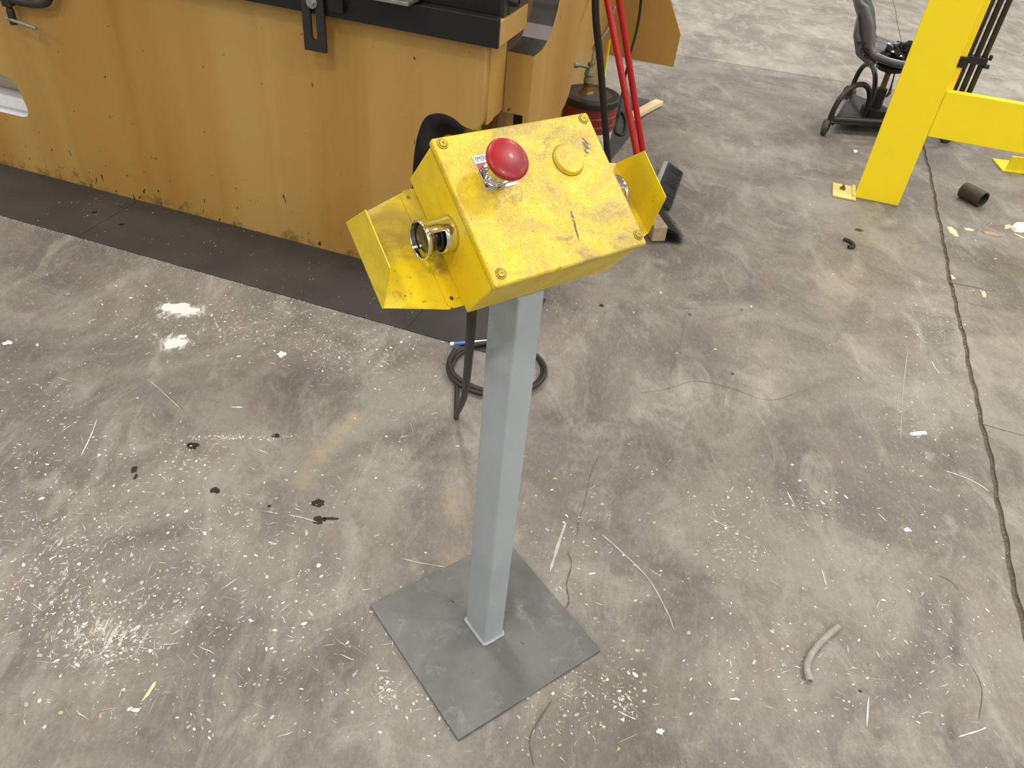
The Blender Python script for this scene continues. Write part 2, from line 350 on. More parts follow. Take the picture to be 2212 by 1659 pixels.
def slab(s_vals, t_vals, base):
    ns, nt = len(s_vals), len(t_vals)
    SS, TT = np.meshgrid(s_vals, t_vals)
    X = J.x+SS*E2.x+TT*E1.x; Y = J.y+SS*E2.y+TT*E1.y
    tn = np.full(X.shape, base); sc = np.zeros(X.shape); wm = np.zeros(X.shape)
    for c0, inv, a, b, cc in WP:
        dx, dy = X-c0.x, Y-c0.y
        q = (inv[0, 0]*dx+inv[0, 1]*dy)**2+(inv[1, 0]*dx+inv[1, 1]*dy)**2
        g = np.exp(-np.minimum(q, 40)**1.4); tn += .55*a*g; sc += b*g; wm += cc*g
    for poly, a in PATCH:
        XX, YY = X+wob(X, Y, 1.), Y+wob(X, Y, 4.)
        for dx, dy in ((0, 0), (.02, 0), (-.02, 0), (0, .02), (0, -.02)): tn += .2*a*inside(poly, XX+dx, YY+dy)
    # ragged slab edges along the joints
    k = 0.
    jit = lambda v, f: .5*np.sin(v*f)+.3*np.sin(v*f*2.7+1)+.35*np.sin(v*f*6.1+2)+.3*np.sin(v*f*17+.5)
    X = X.copy(); Y = Y.copy()
    for col in (0, -1):
        if abs(s_vals[col]) < .03:
            sg = .0065*jit(TT[:, col], 3.1+s_vals[col]); X[:, col] += sg*E2.x; Y[:, col] += sg*E2.y
    vs = np.stack([X, Y, np.zeros_like(X)], -1).reshape(-1, 3)
    idx = np.arange(ns*nt).reshape(nt, ns)
    fs = np.stack([idx[:-1, :-1], idx[:-1, 1:], idx[1:, 1:], idx[1:, :-1]], -1).reshape(-1, 4).tolist()
    # skirt
    ring = list(idx[0, :])+list(idx[1:, -1])+list(idx[-1, -2::-1])+list(idx[-2:0:-1, 0])
    base_i = len(vs); low = vs[ring]-np.array([0, 0, .02]); vs = np.vstack([vs, low]); n = len(ring)
    fs += [(ring[i], base_i+i, base_i+(i+1) % n, ring[(i+1) % n]) for i in range(n)]
    me = bpy.data.meshes.new('slab'); me.from_pydata(vs.tolist(), [], fs); me.materials.append(M_CONC)
    ca = me.color_attributes.new('wear', 'FLOAT_COLOR', 'POINT')
    col = np.ones((len(vs), 4), np.float32); col[:, :3] = [base, 0, 0]
    col[:ns*nt, 0] = tn.ravel(); col[:ns*nt, 1] = sc.ravel(); col[:ns*nt, 2] = np.clip(wm, 0, .8).ravel()
    ca.data.foreach_set('color', col.ravel())
    o = bpy.data.objects.new('slab', me); COL.objects.link(o); o.parent = floor
    o['kind'] = 'structure'
    return o
def seq(*parts):
    out = []
    for a, b, st in parts:
        n = max(1, round(abs(b-a)/st)); out += [a+(b-a)*i/n for i in range(n)]
    return np.array(out+[parts[-1][1]])
G = .008
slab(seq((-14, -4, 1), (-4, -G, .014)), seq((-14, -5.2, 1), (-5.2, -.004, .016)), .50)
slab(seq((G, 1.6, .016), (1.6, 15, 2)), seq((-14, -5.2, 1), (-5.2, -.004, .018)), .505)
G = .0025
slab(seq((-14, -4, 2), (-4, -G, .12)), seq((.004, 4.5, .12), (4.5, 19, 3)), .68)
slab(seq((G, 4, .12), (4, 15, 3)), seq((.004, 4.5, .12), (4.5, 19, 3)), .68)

# hall shell, far outside the picture
M_WALL = plain('pale hall wall', lin(206, 204, 198), .8, 0, .05, .6)
M_CEIL = plain('white hall ceiling', lin(228, 227, 222), .8, 0, .04, .6)
for nm, lo_, hi_, m_ in (('wall_left', (-14.2, -10, -.06), (-14, 26, 8), M_WALL), ('wall_right', (20, -10, -.06), (20.2, 26, 8), M_WALL), ('wall_front', (-14.2, -10.2, -.06), (20.2, -10, 8), M_WALL), ('wall_back', (-14.2, 26, -.06), (20.2, 26.2, 8), M_WALL), ('ceiling', (-14.2, -10.2, 8), (20.2, 26.2, 8.2), M_CEIL)):
    tag(MB().box(lo_, hi_).build(nm, m_), 'pale plain ' + nm.split('_')[0] + ' of the workshop hall', nm.split('_')[0], kind='structure')

# flecks, scratches, stains and cracks lying in the concrete surface
def blob(c, rx, ry, ang, z, n=9, jag=.35):
    out = []
    for k in range(n):
        a = 2*math.pi*k/n; r = 1+random.uniform(-jag, jag)
        x, y = rx*r*math.cos(a), ry*r*math.sin(a)
        out.append((c.x+x*math.cos(ang)-y*math.sin(ang), c.y+x*math.sin(ang)+y*math.cos(ang), z))
    return out
def poly_strip(mb, pts, w, z):
    pts = [Vector(p) for p in pts]; L = []; R_ = []
    for i, p in enumerate(pts):
        d = (pts[min(i+1, len(pts)-1)]-pts[max(0, i-1)]); d.z = 0; d = d.normalized() if d.length else Vector((1, 0, 0))
        nrm = Vector((-d.y, d.x, 0)); ww = w*(random.uniform(.4, 1.2) if 0 < i < len(pts)-1 else .15)
        L.append((p.x+nrm.x*ww, p.y+nrm.y*ww, z)); R_.append((p.x-nrm.x*ww, p.y-nrm.y*ww, z))
    n = len(pts); mb.add(L+R_, [(i, i+1, n+i+1, n+i) for i in range(n-1)])
CL = [(330, 690, 200, 70, 170), (600, 690, 170, 60, 260), (760, 760, 130, 50, 220), (150, 600, 150, 60, 60), (640, 620, 90, 40, 40), (150, 1000, 250, 150, 230), (200, 1330, 240, 100, 420),
      (230, 1400, 90, 40, 160), (430, 1150, 300, 120, 330), (520, 945, 130, 6, 90), (420, 990, 80, 40, 60), (90, 1180, 130, 110, 190), (600, 1330, 250, 120, 150), (500, 1500, 400, 90, 90), (250, 1530, 300, 80, 40),
      (900, 1500, 160, 90, 60), (830, 1490, 25, 25, 40), (1240, 1480, 90, 90, 80), (1350, 1500, 40, 70, 60), (1600, 1480, 400, 150, 150), (1500, 1150, 300, 180, 130), (1700, 1090, 160, 40, 90), (1580, 1180, 60, 60, 60), (1740, 1400, 120, 80, 50), (2000, 900, 100, 160, 140), (2020, 690, 60, 60, 70), (2000, 1350, 180, 250, 150),
      (1400, 640, 200, 80, 50), (1700, 600, 220, 130, 60), (2080, 500, 120, 100, 60), (2120, 630, 70, 15, 50), (1600, 300, 200, 120, 30), (1220, 640, 80, 50, 25), (870, 900, 130, 150, 60), (1250, 1150, 110, 150, 70), (1180, 1550, 140, 70, 50), (80, 850, 100, 120, 60)]
fw, fg, ft = MB(), MB(), MB()
for (cx, cy, sx, sy, n) in CL:
    for _ in range(int(n*1.7)):
        px, py = random.gauss(cx, sx*.6), random.gauss(cy, sy*.6)
        if not (-40 < px < 2260 and 180 < py < 1700): continue
        p = fl(px, py)
        mb = random.choices((fw, fg, ft), (.42, .48, .10))[0]; z = .0006+random.random()*.0003
        s_ = abs(random.gauss(0, 1))*.0016+.0007
        if random.random() < .68:
            mb.add(blob(p, s_*random.uniform(.8, 1.7), s_*random.uniform(.5, 1), random.uniform(0, 6), z, random.choice((5, 6, 7))), [tuple(range(0))] if False else [])
            k = len(mb.v); 
            # last blob polygon
            cnt = 0
            j = k-1
            while j >= 0 and abs(mb.v[j][2]-z) < 1e-9 and cnt < 7: cnt += 1; j -= 1
            mb.f.append(tuple(range(k-cnt, k))); mb.m.append(0)
        else:
            a = random.choice((random.gauss(.5, .5), random.gauss(-.5, .5), random.uniform(0, 3.1))); L_ = random.expovariate(1/.010)+.004
            pts = [p+Vector((math.cos(a), math.sin(a), 0))*L_*(i/3-.5)+Vector((random.gauss(0, .0008), random.gauss(0, .0008), 0)) for i in range(4)]
            poly_strip(mb, pts, random.uniform(.0004, .0011), z)
# grit lying in the long floor joint
jg = MB()
for _ in range(420):
    tt = random.uniform(-5.2, 2.5); q = J+E1*tt+E2*random.gauss(0, .006); s_ = random.uniform(.0012, .0032)
    b = blob(q, s_, s_*.7, random.uniform(0, 3), -.005, 5, .3); jg.add(b+[(q.x, q.y, -.005+s_*1.6)], [(i, (i+1) % 5, 5) for i in range(5)])
tag(jg.build('joint_grit', plain('joint grit', lin(168, 158, 142), .7, 0, .35, 300), floor), kind='stuff')
# long named scratches seen in the photograph
for pts, w, mb in [([(2040, 1017), (2080, 1030), (2115, 1047), (2136, 1062)], .0018, fw), ([(1300, 1155), (1340, 1190), (1400, 1250), (1440, 1320), (1456, 1362)], .0022, fg), ([(1222, 1130), (1208, 1170), (1188, 1235)], .004, fg),
                   ([(2070, 1592), (2110, 1580), (2130, 1572)], .0022, fw), ([(1876, 1505), (1872, 1570)], .0016, fw), ([(1775, 1230), (1785, 1265)], .0016, fw), ([(1895, 1108), (1915, 1127)], .002, fw), ([(1700, 1062), (1718, 1095)], .0018, fw),
                   ([(2012, 780), (2020, 795), (2030, 808)], .0016, fw), ([(1575, 1510), (1600, 1512)], .0016, fw), ([(1340, 1540), (1375, 1555)], .0016, fw), ([(620, 1112), (650, 1118), (685, 1128)], .0026, fg),
                   ([(865, 1206), (905, 1216), (965, 1226)], .0022, fg), ([(320, 820), (360, 855), (400, 892)], .0016, fg), ([(210, 905), (195, 945), (175, 985)], .0018, fw), ([(498, 880), (525, 880)], .0025, fw), ([(320, 1545), (340, 1505)], .001, ft),
                   ([(2085, 745), (2060, 790)], .001, fg), ([(1965, 660), (1985, 720), (1990, 760)], .001, fg), ([(1960, 760), (1950, 850), (1945, 950)], .0014, fg)]:
    poly_strip(mb, spline([fl(*p) for p in pts], 5), w, .0010)
# paint splashes
for (px, py, rx, ry) in [(388, 668, 34, 9), (362, 668, 10, 6), (376, 741, 24, 10), (393, 728, 9, 5), (608, 766, 9, 8), (18, 741, 11, 5), (1990, 936, 22, 4), (1426, 1580, 8, 7), (1960, 1145, 7, 5), (1345, 1555, 4, 4), (1590, 1510, 5, 3), (640, 1300, 3, 3), (460, 1428, 3, 3), (90, 1078, 7, 3)]:
    for _ in range(5 if rx > 15 else 1):
        qx, qy = (px, py) if rx <= 15 else (px+random.uniform(-.6, .6)*rx, py+random.uniform(-.5, .5)*ry)
        c0 = fl(qx, qy); e = (fl(qx+rx*(.55 if rx > 15 else 1), qy)-c0).length; g = (fl(qx, qy+ry)-c0).length
        b = blob(c0, e, g*.9, ROLL*-.6+.2, .0011+.0001*random.random()*8, 14, .35); fw.add(b, [tuple(range(14))])
for mb, nm, m in ((fw, 'white_fleck', M_FLECKW), (fg, 'grey_fleck', M_FLECKG), (ft, 'tan_fleck', M_FLECKT)):
    tag(mb.build(nm, m, floor), kind='stuff')
oil = MB()
for (px, py, rx, ry, mb) in [(465, 1060, 10, 7, oil), (687, 1087, 14, 9, oil), (690, 1124, 15, 8, oil), (715, 1120, 18, 3, oil), (290, 1014, 7, 7, oil), (293, 1030, 4, 6, oil), (416, 963, 13, 7, oil), (595, 942, 9, 5, oil), (582, 1093, 4, 3, oil), (1855, 497, 9, 3, oil), (1858, 1493, 4, 3, oil),
                             (1582, 808, 4, 3, oil), (1602, 670, 4, 2, oil), (1490, 680, 4, 3, oil), (1300, 660, 5, 3, oil),]:
    c0 = fl(px, py); e = (fl(px+rx, py)-c0).length; g = (fl(px, py+ry)-c0).length
    mb.add(blob(c0, e, g, .1, .0005, 16, .22), [tuple(range(16))])
tag(oil.build('oil_spot', M_OIL, floor), kind='stuff')
ck = MB()
for pts, w in [([(1292, 985), (1275, 1030), (1262, 1090), (1250, 1120), (1247, 1160)], .0012), ([(1228, 1190), (1232, 1220), (1226, 1260), (1228, 1300), (1222, 1315)], .002), ([(1190, 1510), (1160, 1560), (1148, 1600), (1150, 1659)], .002), ([(1440, 780), (1470, 745), (1480, 690), (1490, 655)], .0007), ([(1380, 850), (1440, 840), (1490, 825), (1530, 826), (1580, 838), (1640, 862), (1680, 862), (1720, 850)], .0006),
               ([(2125, 917), (2165, 928), (2215, 942)], .002), ([(2100, 1440), (2120, 1490), (2118, 1560)], .0012), ([(2030, 1245), (2055, 1255), (2070, 1275)], .0016), ([(2045, 610), (2090, 618), (2140, 628)], .004), ([(320, 820), (370, 862), (400, 893)], .0008)]:
    poly_strip(ck, spline([fl(*p)+Vector((random.gauss(0, .002), random.gauss(0, .002), 0)) for p in pts], 6), w, .0007)
tag(ck.build('hairline_crack', M_CRACK, floor), kind='stuff')

# ------------------------------------------------------------------ control pedestal
YAW = .6806
PX, PY = -.0072, 1.0675
ped = empty('control_pedestal', (PX, PY, 0), YAW)
tag(ped, 'yellow two-hand control box with red emergency button on a grey post and square base', 'control pedestal')
PW = Matrix.Translation((PX, PY, 0)) @ Matrix.Rotation(YAW, 4, 'Z')
RB = Matrix(((.7772046, -.4867915, .3987318, 0), (.6289535, .6203553, -.4685903, 0), (-.0192497, .6149743, .7883122, 0), (0, 0, 0, 1)))
TB = Vector((-.02366901, 1.11714994, 1.00765254))
BOXL = PW.inverted() @ (Matrix.Translation(TB) @ RB)          # box frame inside the pedestal frame
BA, BB, BD = .1364, .1103, .1082
hb = .1915
MB().box((-hb, -hb, .0005), (hb, hb, .008)).build('base_plate', M_BASE, ped, bevel=.0012)
# post: rectangular tube, top cut to the slope of the box back
nz = RB.col[2].to_3d()
def plane_z(x, y, off=-.005):
    w = PW @ Vector((x, y, 0)); p0 = TB+nz*off
    return p0.z-(nz.x*(w.x-p0.x)+nz.y*(w.y-p0.y))/nz.z
hx, hy = .0255, .039
out = []
for (cx, cy, sx, sy) in ((hx, hy, 1, 1), (-hx, hy, -1, 1), (-hx, -hy, -1, -1), (hx, -hy, 1, -1)):
    r = .005; a0 = {(1, 1): 0, (-1, 1): 90, (-1, -1): 180, (1, -1): 270}[(sx, sy)]
    for k in range(4):
        a = math.radians(a0+30*k); out.append((cx-sx*r+r*math.cos(a), cy-sy*r+r*math.sin(a)))
pm = MB(); n = len(out)
pm.add([(x, y, .008) for x, y in out]+[(x, y, plane_z(x, y)) for x, y in out], [tuple(reversed(range(n))), tuple(range(n, 2*n))]+[(i, (i+1) % n, n+(i+1) % n, n+i) for i in range(n)])
post = pm.build('post', M_POST, ped, smooth=True)
wm_ = MB(); ring = [(x*1.03, y*1.03) for x, y in out]
pts = []
for i in range(n):
    pts.append(Vector((ring[i][0], ring[i][1], .011)))
pts2 = []
for i in range(n):
    a, b = pts[i], pts[(i+1) % n]
    for k in range(5 if (a-b).length > .02 else 1): pts2.append(a.lerp(b, k/5 if (a-b).length > .02 else 0))
wm_.tube(pts2+[pts2[0]], [.0042*random.uniform(.8, 1.25) for _ in range(len(pts2)+1)], 8)
wm_.build('weld_bead', M_POST, post, smooth=True)

def inbox(name, mb_or_obj, mat, smooth=False, bevel=0., seg=2, parent=None, local=None, solid=0.):
    m = BOXL if parent is None else Matrix.Identity(4)
    if local is not None: m = m @ local
    return mb_or_obj.build(name, mat, parent or ped, smooth, bevel, seg, m, solid)
# back plate with holes, rounded corners
def rrect(x0, y0, x1, y1, r, n=6):
    o = []
    for cx, cy, a0 in ((x1-r, y1-r, 0), (x0+r, y1-r, 90), (x0+r, y0+r, 180), (x1-r, y0+r, 270)):
        for k in range(n+1):
            a = math.radians(a0+90*k/n); o.append((cx+r*math.cos(a), cy+r*math.sin(a)))
    return o
holes = [circle(sx*.1495, sy*.082, .0034, 14) for sx in (-1, 1) for sy in (-1, 1)]
sheet('mounting_plate', [rrect(-.1605, -.0975, .1605, .0945, .012)]+holes, .002, M_WING, ped, BOXL @ Matrix.Translation((0, 0, -.002)))
for sx in (-1, 1):
    g = MB(); x0, x1, th = sx*.1560, sx*.2535, .0022
    P = [(x0, .0925), (sx*.16, .0915), (x1, .067), (x1, -.0685), (sx*.16, -.0965), (x0, -.0965)]
    # plate ring polygon and the upright lip folded toward the lid side
    hole_pts = []
    g.prism(P if sx < 0 else P[::-1], -.0042, -.0020)
    lip = [(.067, -.0042), (.0485, .070), (-.038, .070), (-.0685, -.0042)]
    vs = [(x1, y, z) for y, z in lip]+[(x1+sx*th, y, z) for y, z in lip]
    g.add(vs, [(0, 1, 2, 3), (7, 6, 5, 4), (0, 4, 5, 1), (1, 5, 6, 2), (2, 6, 7, 3), (3, 7, 4, 0)], 1)
    w_ = inbox('guard_wing', g, [M_WING, M_ENC], bevel=.0006)
body = MB().box((-BA, -BB, 0), (BA, BB, BD-.012)); inbox('enclosure', body, M_ENC, bevel=.003, seg=3)
inbox('gasket', MB().box((-BA-.0012, -BB-.0012, BD-.0150), (BA+.0012, BB+.0012, BD-.0130)), M_GRIME)
lid = inbox('lid', MB().box((-BA-.0034, -BB-.0034, BD-.0135), (BA+.0034, BB+.0034, BD)), M_LID, bevel=.0042, seg=4)
for (x, y) in ((-.1262, .1025), (.1262, .1025), (.1290, -.0965), (-.1240, -.0965)):
    s_ = MB(); mt = Matrix.Translation((x, y, BD))
    s_.lathe([(.0075, -.0005), (.0075, .0010), (.0062, .0013)], 18, mt)
    s_.lathe([(.0052, .0010), (.0050, .0024), (.0036, .0033), (.0012, .0036)], 18, mt)
    s_.lathe([(.0088, -.0005), (.0086, .0004), (.0076, .0004)], 18, mt, 1)
    s_.lathe([(.0066, .0012), (.0060, .0017), (.0050, .0014)], 18, mt, 1)
    ang = random.uniform(0, 1.5)
    for q_ in (0, math.pi/2): s_.box((-.0030, -.0006, .0030), (.0030, .0006, .0037), mt @ Matrix.Rotation(ang+q_, 4, 'Z'), 1)
    scr = s_.build('screw', [M_LID, M_GRIME], lid, smooth=True)
# blanking plug
pl = MB(); pl.lathe([(.0252, 0), (.0252, .0012), (.0238, .0030), (.0240, .0052), (.0226, .0068), (.012, .0078), (.001, .0080)], 40, Matrix.Translation((.0648, .0425, BD)))
pl.lathe([(.0266, -.0005), (.0262, .0005), (.0250, .0006)], 40, Matrix.Translation((.0648, .0425, BD)), 1)
pl.build('hole_plug', [M_LID, M_GRIME], lid, smooth=True)
mk = MB()
mp = [(.0287, -.0345), (.0316, -.0352), (.0300, -.0470), (.0262, -.0640), (.0225, -.0790), (.0205, -.0840), (.0217, -.0700), (.0250, -.0520)]
mk.add([(x, y, BD+.0003) for x, y in mp], [tuple(range(len(mp)))])
t = NT('grey scuff'); M_SCUFF = t.set(Base_Color=t.mix(t.ramp(t.noise(260, 4, .7), .50, .62), lin(84, 74, 52), lin(214, 184, 50)), Roughness=.5)
mk.build('scuff_mark', M_SCUFF, lid)
mk = MB()
for (x, y, r) in ((.108, .058, .006), (.113, .064, .005), (.104, .050, .004), (.110, .070, .003), (.118, .060, .002), (.100, .044, .002), (.107, .047, .002)):
    mk.add([(v[0], v[1], BD+.0003) for v in blob(Vector((x, y, 0)), r*.55, r*1.1, .4, 0, 11, .5)], [tuple(range(11))])
mk.build('paint_chip', plain('chipped grey primer', lin(104, 98, 92), .5, 0, .3, 200), lid)
# legend plate
leg = inbox('legend_plate', MB().box((-.0912, .0222, BD), (-.0378, .0762, BD+.0009)), M_LEGENDW, bevel=.0002)
MB().box((-.0900, .0268, BD+.0009), (-.0390, .0640, BD+.0011)).build('legend_field', M_LEGEND, leg)
tc = bpy.data.curves.new('lettering', 'FONT'); tc.body = 'EMERGENCY'; tc.size = .0100; tc.extrude = .0001; tc.align_x = 'LEFT'; tc.align_y = 'CENTER'
to = bpy.data.objects.new('tmp', tc); COL.objects.link(to); dg = bpy.context.evaluated_depsgraph_get()
me = bpy.data.meshes.new_from_object(to.evaluated_get(dg)); bpy.data.objects.remove(to); me.materials.clear(); me.materials.append(M_INK)
lo = bpy.data.objects.new('lettering', me); COL.objects.link(lo); lo.parent = leg; lo.matrix_local = Matrix.Translation((-.0882, .0702, BD+.0010)) @ Matrix.Diagonal((.72, 1, 1, 1))
# emergency stop
EX, EY = -.0700, .0415
EM = Matrix.Translation((EX, EY, BD))
eb = MB(); eb.lathe([(.0215, .0011), (.0215, .0035), (.0195, .0040)], 6*6, EM)
hexp = [(.0205*math.cos(math.radians(60*k+12)), .0205*math.sin(math.radians(60*k+12))) for k in range(6)]
eb.prism(hexp, .0038, .0085, EM)
eb.lathe([(.0165, .0085), (.0165, .0105), (.0150, .0110), (.0150, .0290), (.0140, .0300)], 40, EM)
eb = inbox('emergency_button', eb, M_CHROME, smooth=True, bevel=.0005)
MB().lathe([(.0125, .029), (.0125, .0385)], 32, EM).build('stem', M_PLASTIC, eb, smooth=True)
cap = MB(); cap.lathe([(.010, .0385), (.0255, .0385), (.0300, .0402), (.0315, .0440), (.0318, .0465), (.0308, .0486), (.0285, .0500), (.0225, .0517), (.0150, .0529), (.0070, .0536), (.0005, .0538)], 64, EM)
cap.build('mushroom_cap', M_RED, eb, smooth=True)
# palm buttons with cut-away chrome shrouds
for sx in (-1, 1):
    base = Matrix.Translation((sx*BA, -.001, .0445)) @ Matrix(((0, 0, sx, 0), (1, 0, 0, 0), (0, 1, 0, 0), (0, 0, 0, 1)))
    sh = MB(); N = 72; prof = [(.0262, 0), (.0256, .004), (.0246, .012), (.0245, .0185), (.0250, .030), (.0256, .038), (.0266, .0425), (.0272, .047), (.0272, .0495)]
    vs = [Vector((r*math.cos(2*math.pi*k/N), r*math.sin(2*math.pi*k/N), z)) for r, z in prof for k in range(N)]
    fs = []
    for i in range(len(prof)-1):
        for k in range(N):
            a = (k+.5)*360/N       # local x -> box y, local y -> box z
            if prof[i][1] >= .0180 and prof[i+1][1] <= .0426 and (a > 258 or a < 76): 
                pass
            fs.append((i, k))
    # window faces the operator (box -y / +z side)
    keep = []
    for (i, k) in fs:
        a = (k+.5)*360/N
        inwin = prof[i][1] >= .0180 and prof[i+1][1] <= .0426 and 98 < a < 262
        if not inwin: keep.append((i*N+k, i*N+(k+1) % N, (i+1)*N+(k+1) % N, (i+1)*N+k))
    sh.add([base @ v for v in vs], keep)
    pb = inbox('palm_button', sh, M_CHROME, smooth=True, solid=.0018)
    pl = MB(); pl.lathe([(.0150, 0), (.0150, .020), (.0205, .020), (.0205, .024), (.0150, .024), (.0150, .033)], 32, base)
    pl.build('plunger', M_PLASTIC, pb, smooth=True)
    pc = MB(); pc.lathe([(.012, .0325), (.0215, .0330), (.0228, .0355), (.0225, .0385), (.0205, .0410), (.0140, .0425), (.0005, .0430)], 48, base)
    pc.build('button_cap', M_AMBER, pb, smooth=True)

# cable from the box to the floor, with a slack coil behind the post
cable_top = (Matrix.Translation(TB) @ RB) @ Vector((-.112, -.085, -.006))
p1 = fl(985, 908)
cp = [cable_top, cable_top+Vector((-.002, .03, -.10)), cable_top.lerp(Vector((p1.x, p1.y, .0)), .5)+Vector((.01, -.02, -.03)), Vector((p1.x+.008, p1.y-.07, .09)), Vector((p1.x, p1.y+.005, .012)), Vector((p1.x-.012, p1.y+.12, .010))]
cc, rr = Vector((-.055, 2.025, 0)), .150
for k in range(0, 27):
    a = math.radians(215-30*k); q = rr*(1-.05*math.sin(k*.9))
    cp.append(Vector((cc.x+q*math.cos(a)*1.0, cc.y+q*math.sin(a)*.92, .010+.006*k/9*(1 if k < 27 else 0))))

cab = MB(); cab.tube(spline(cp, 7), .0078, 12); cab = cab.build('control_cable', M_RUBBER, smooth=True)
tag(cab, 'black rubber cable hanging from the yellow control box and coiled on the floor', 'cable')
pn = MB(); a, b = fl(972, 743, .012), fl(1052, 737, .022)
pen = MB().tube([a.lerp(b, .10), a.lerp(b, .42)], .0062, 12); pen = pen.build('pen', M_BLUE, smooth=True)
MB().tube([a, a.lerp(b, .02), a.lerp(b, .10)], [.0035, .0062, .0062], 12).build('tip', M_PAPER, pen, smooth=True)
MB().tube([a.lerp(b, .42), a.lerp(b, 1.05)], .0058, 12).build('barrel', M_WHITE, pen, smooth=True)
tag(pen, 'slim blue and white stick lying against the coiled black cable', 'pen')

# ------------------------------------------------------------------ press brake (local x along the bed, y into the machine, z up)
AM = -.281834
U0 = -2.4
UV = Vector((math.cos(AM), math.sin(AM), 0)); DV = Vector((-math.sin(AM), math.cos(AM), 0))
O0 = DV*2.3510
MORG = O0+UV*U0
pb = empty('press_brake', MORG, AM)
tag(pb, 'large ochre yellow press brake with black die rail and chipped bed plate', 'machine')
def U(u): return u-U0
def machine_pt(u, d, z): return O0+UV*u+DV*d+Vector((0, 0, z))
notch = spline([(-1.118, 0, 0), (-1.118, .25, 0), (-1.112, .42, 0), (-1.098, .53, 0), (-1.070, .605, 0), (-1.025, .632, 0), (-.975, .630, 0), (-.940, .612, 0), (-.925, .606, 0)], 6)
notch2 = [(p.x, p.y) for p in notch]
hole = [(U(x), z) for x, z in [(-3.30, .41), (-2.90, .412), (-2.862, .408), (-2.832, .392), (-2.815, .350), (-2.806, .300), (-2.806, .275), (-2.820, .258), (-2.845, .252), (-3.30, .246), (-3.36, .28), (-3.37, .35), (-3.35, .39)]]
outl = [(U(-4.5), .0), *[(U(x), z) for x, z in notch2], (U(-.895), .603), (U(-.880), .610), (U(-.872), .632), (U(-.872), .84), (U(-.885), .868), (U(-.905), .884), (U(-4.5), .884)]
sheet('bed_plate', [outl, hole], .05, M_OCH, pb, Matrix.Translation((0, .05, 0)) @ XZ, bake=True)
bp_ = pb.children[-1]; bp_.data.materials.append(M_WHITE)
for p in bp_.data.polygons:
    if abs(p.normal.y) < .5 and U(-3.4) < p.center.x < U(-2.79) and .24 < p.center.z < .42: p.material_index = 1  # inner faces of the hole coloured white
# scooped dark rim of the notch
nr = MB(); i0 = 6; seg_ = notch[i0:]; n = len(seg_)
cx, cz = -.99, .47
fr, bk = [], []
for p in seg_:
    v = Vector((cx-p.x, 0, cz-p.y)); v.normalize()
    fr.append((U(p.x), .0005, p.y)); bk.append((U(p.x+v.x*.085), .052, p.y+v.z*.085))
nr.add(fr+bk, [(i, i+1, n+i+1, n+i) for i in range(n-1)])
nr.build('notch_rim', M_BLACK, pb, smooth=True, solid=.004)
MB().box((U(-1.16), .062, .0), (U(-.905), .10, .62)).build('inner_panel', M_OCH, pb, bevel=.004)
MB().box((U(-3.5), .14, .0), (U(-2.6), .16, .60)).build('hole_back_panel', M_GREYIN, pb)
MB().box((U(-3.34), .051, .18), (U(-2.78), .12, .300)).build('hole_white_block', M_WHITE, pb, bevel=.01)  # white block behind the lower part of the hole
MB().box((U(-4.5), .05, .0), (U(-.880), .20, .884)).build('bed_core', M_OCH, pb) if False else None
bc = MB().box((U(-.9), .05, .606), (U(-.872), .205, .884)).box((U(-.9), .05, .606), (U(-.868), .105, .884)).build('bed_end', M_OCH2, pb, bevel=.004)
MB().box((U(-4.5), -.040, .884), (U(-.813), .207, .955)).build('bed_beam', M_OCH2, pb, bevel=.002)
MB().box((U(-4.5), -.053, .882), (U(-.8135), -.040, .963)).box((U(-4.5), -.0405, .9545), (U(-.825), .0, .9608)).build('die_rail', M_BLACK, pb, bevel=.0015)
MB().box((U(-4.5), .0, .9605), (U(-.835), .11, 1.06)).build('die_block', M_BLACK, pb, bevel=.0015)
MB().box((U(-4.5), .11, .9605), (U(-.815), .20, 1.01)).build('die_clamp', M_BLACK2, pb, bevel=.0015)
MB().box((U(-.835), .002, .955), (U(-.820), .040, 1.06)).build('end_plate', M_BLACK2, pb, bevel=.001)
for dy, zz in ((.052, .992), (.145, 1.01)):
    bo = MB(); mt = Matrix.Translation((U(-.835), dy, zz)) @ Matrix(((0, 0, 1, 0), (1, 0, 0, 0), (0, 1, 0, 0), (0, 0, 0, 1)))
    bo.lathe([(.013, 0), (.013, .040), (.0118, .042), (.0078, .042), (.0078, .034), (.001, .034)], 20, mt)
    bo.build('bolt', M_BLACK, pb, smooth=True)
MB().box((U(-.90), .04, .957), (U(-.817), .205, 1.012)).build('end_block', M_BLACK2, pb, bevel=.001)
# small support arm lying across the die rail
MB().box((U(-1.22), -.11, .970), (U(-1.075), .02, .980)).build('support_arm', M_STEEL, pb, mtx=Matrix.Identity(4), bevel=.001)
# slotted gauge bracket
so = [(U(-1.459), .773), (U(-1.382), .773), (U(-1.382), 1.03), (U(-1.459), 1.03)]
sl = [(U(-1.4205)+.0105*math.cos(math.radians(a)), .818+.0105*math.sin(math.radians(a))) for a in range(180, 361, 20)]+[(U(-1.4205)+.0105*math.cos(math.radians(a)), .99+.0105*math.sin(math.radians(a))) for a in range(0, 181, 20)]
gb = sheet('gauge_bracket', [so, sl], .012, M_BLACK2, pb, Matrix.Translation((0, -.056, 0)) @ XZ, bevel=.001)
bo = MB(); mt = Matrix.Translation((U(-1.4205), .92, .012))
bo.lathe([(.019, 0), (.019, .003), (.0175, .0035)], 24, mt); bo.prism([(.0125*math.cos(math.radians(60*k)), .0125*math.sin(math.radians(60*k))) for k in range(6)], .0035, .012, mt)
bo.build('bolt', M_STEEL, gb, bevel=.0006)
MB().box((U(-1.36), -.075, .905), (U(-1.31), -.052, 1.03)).build('gauge_block', M_BLACK, pb, bevel=.001)
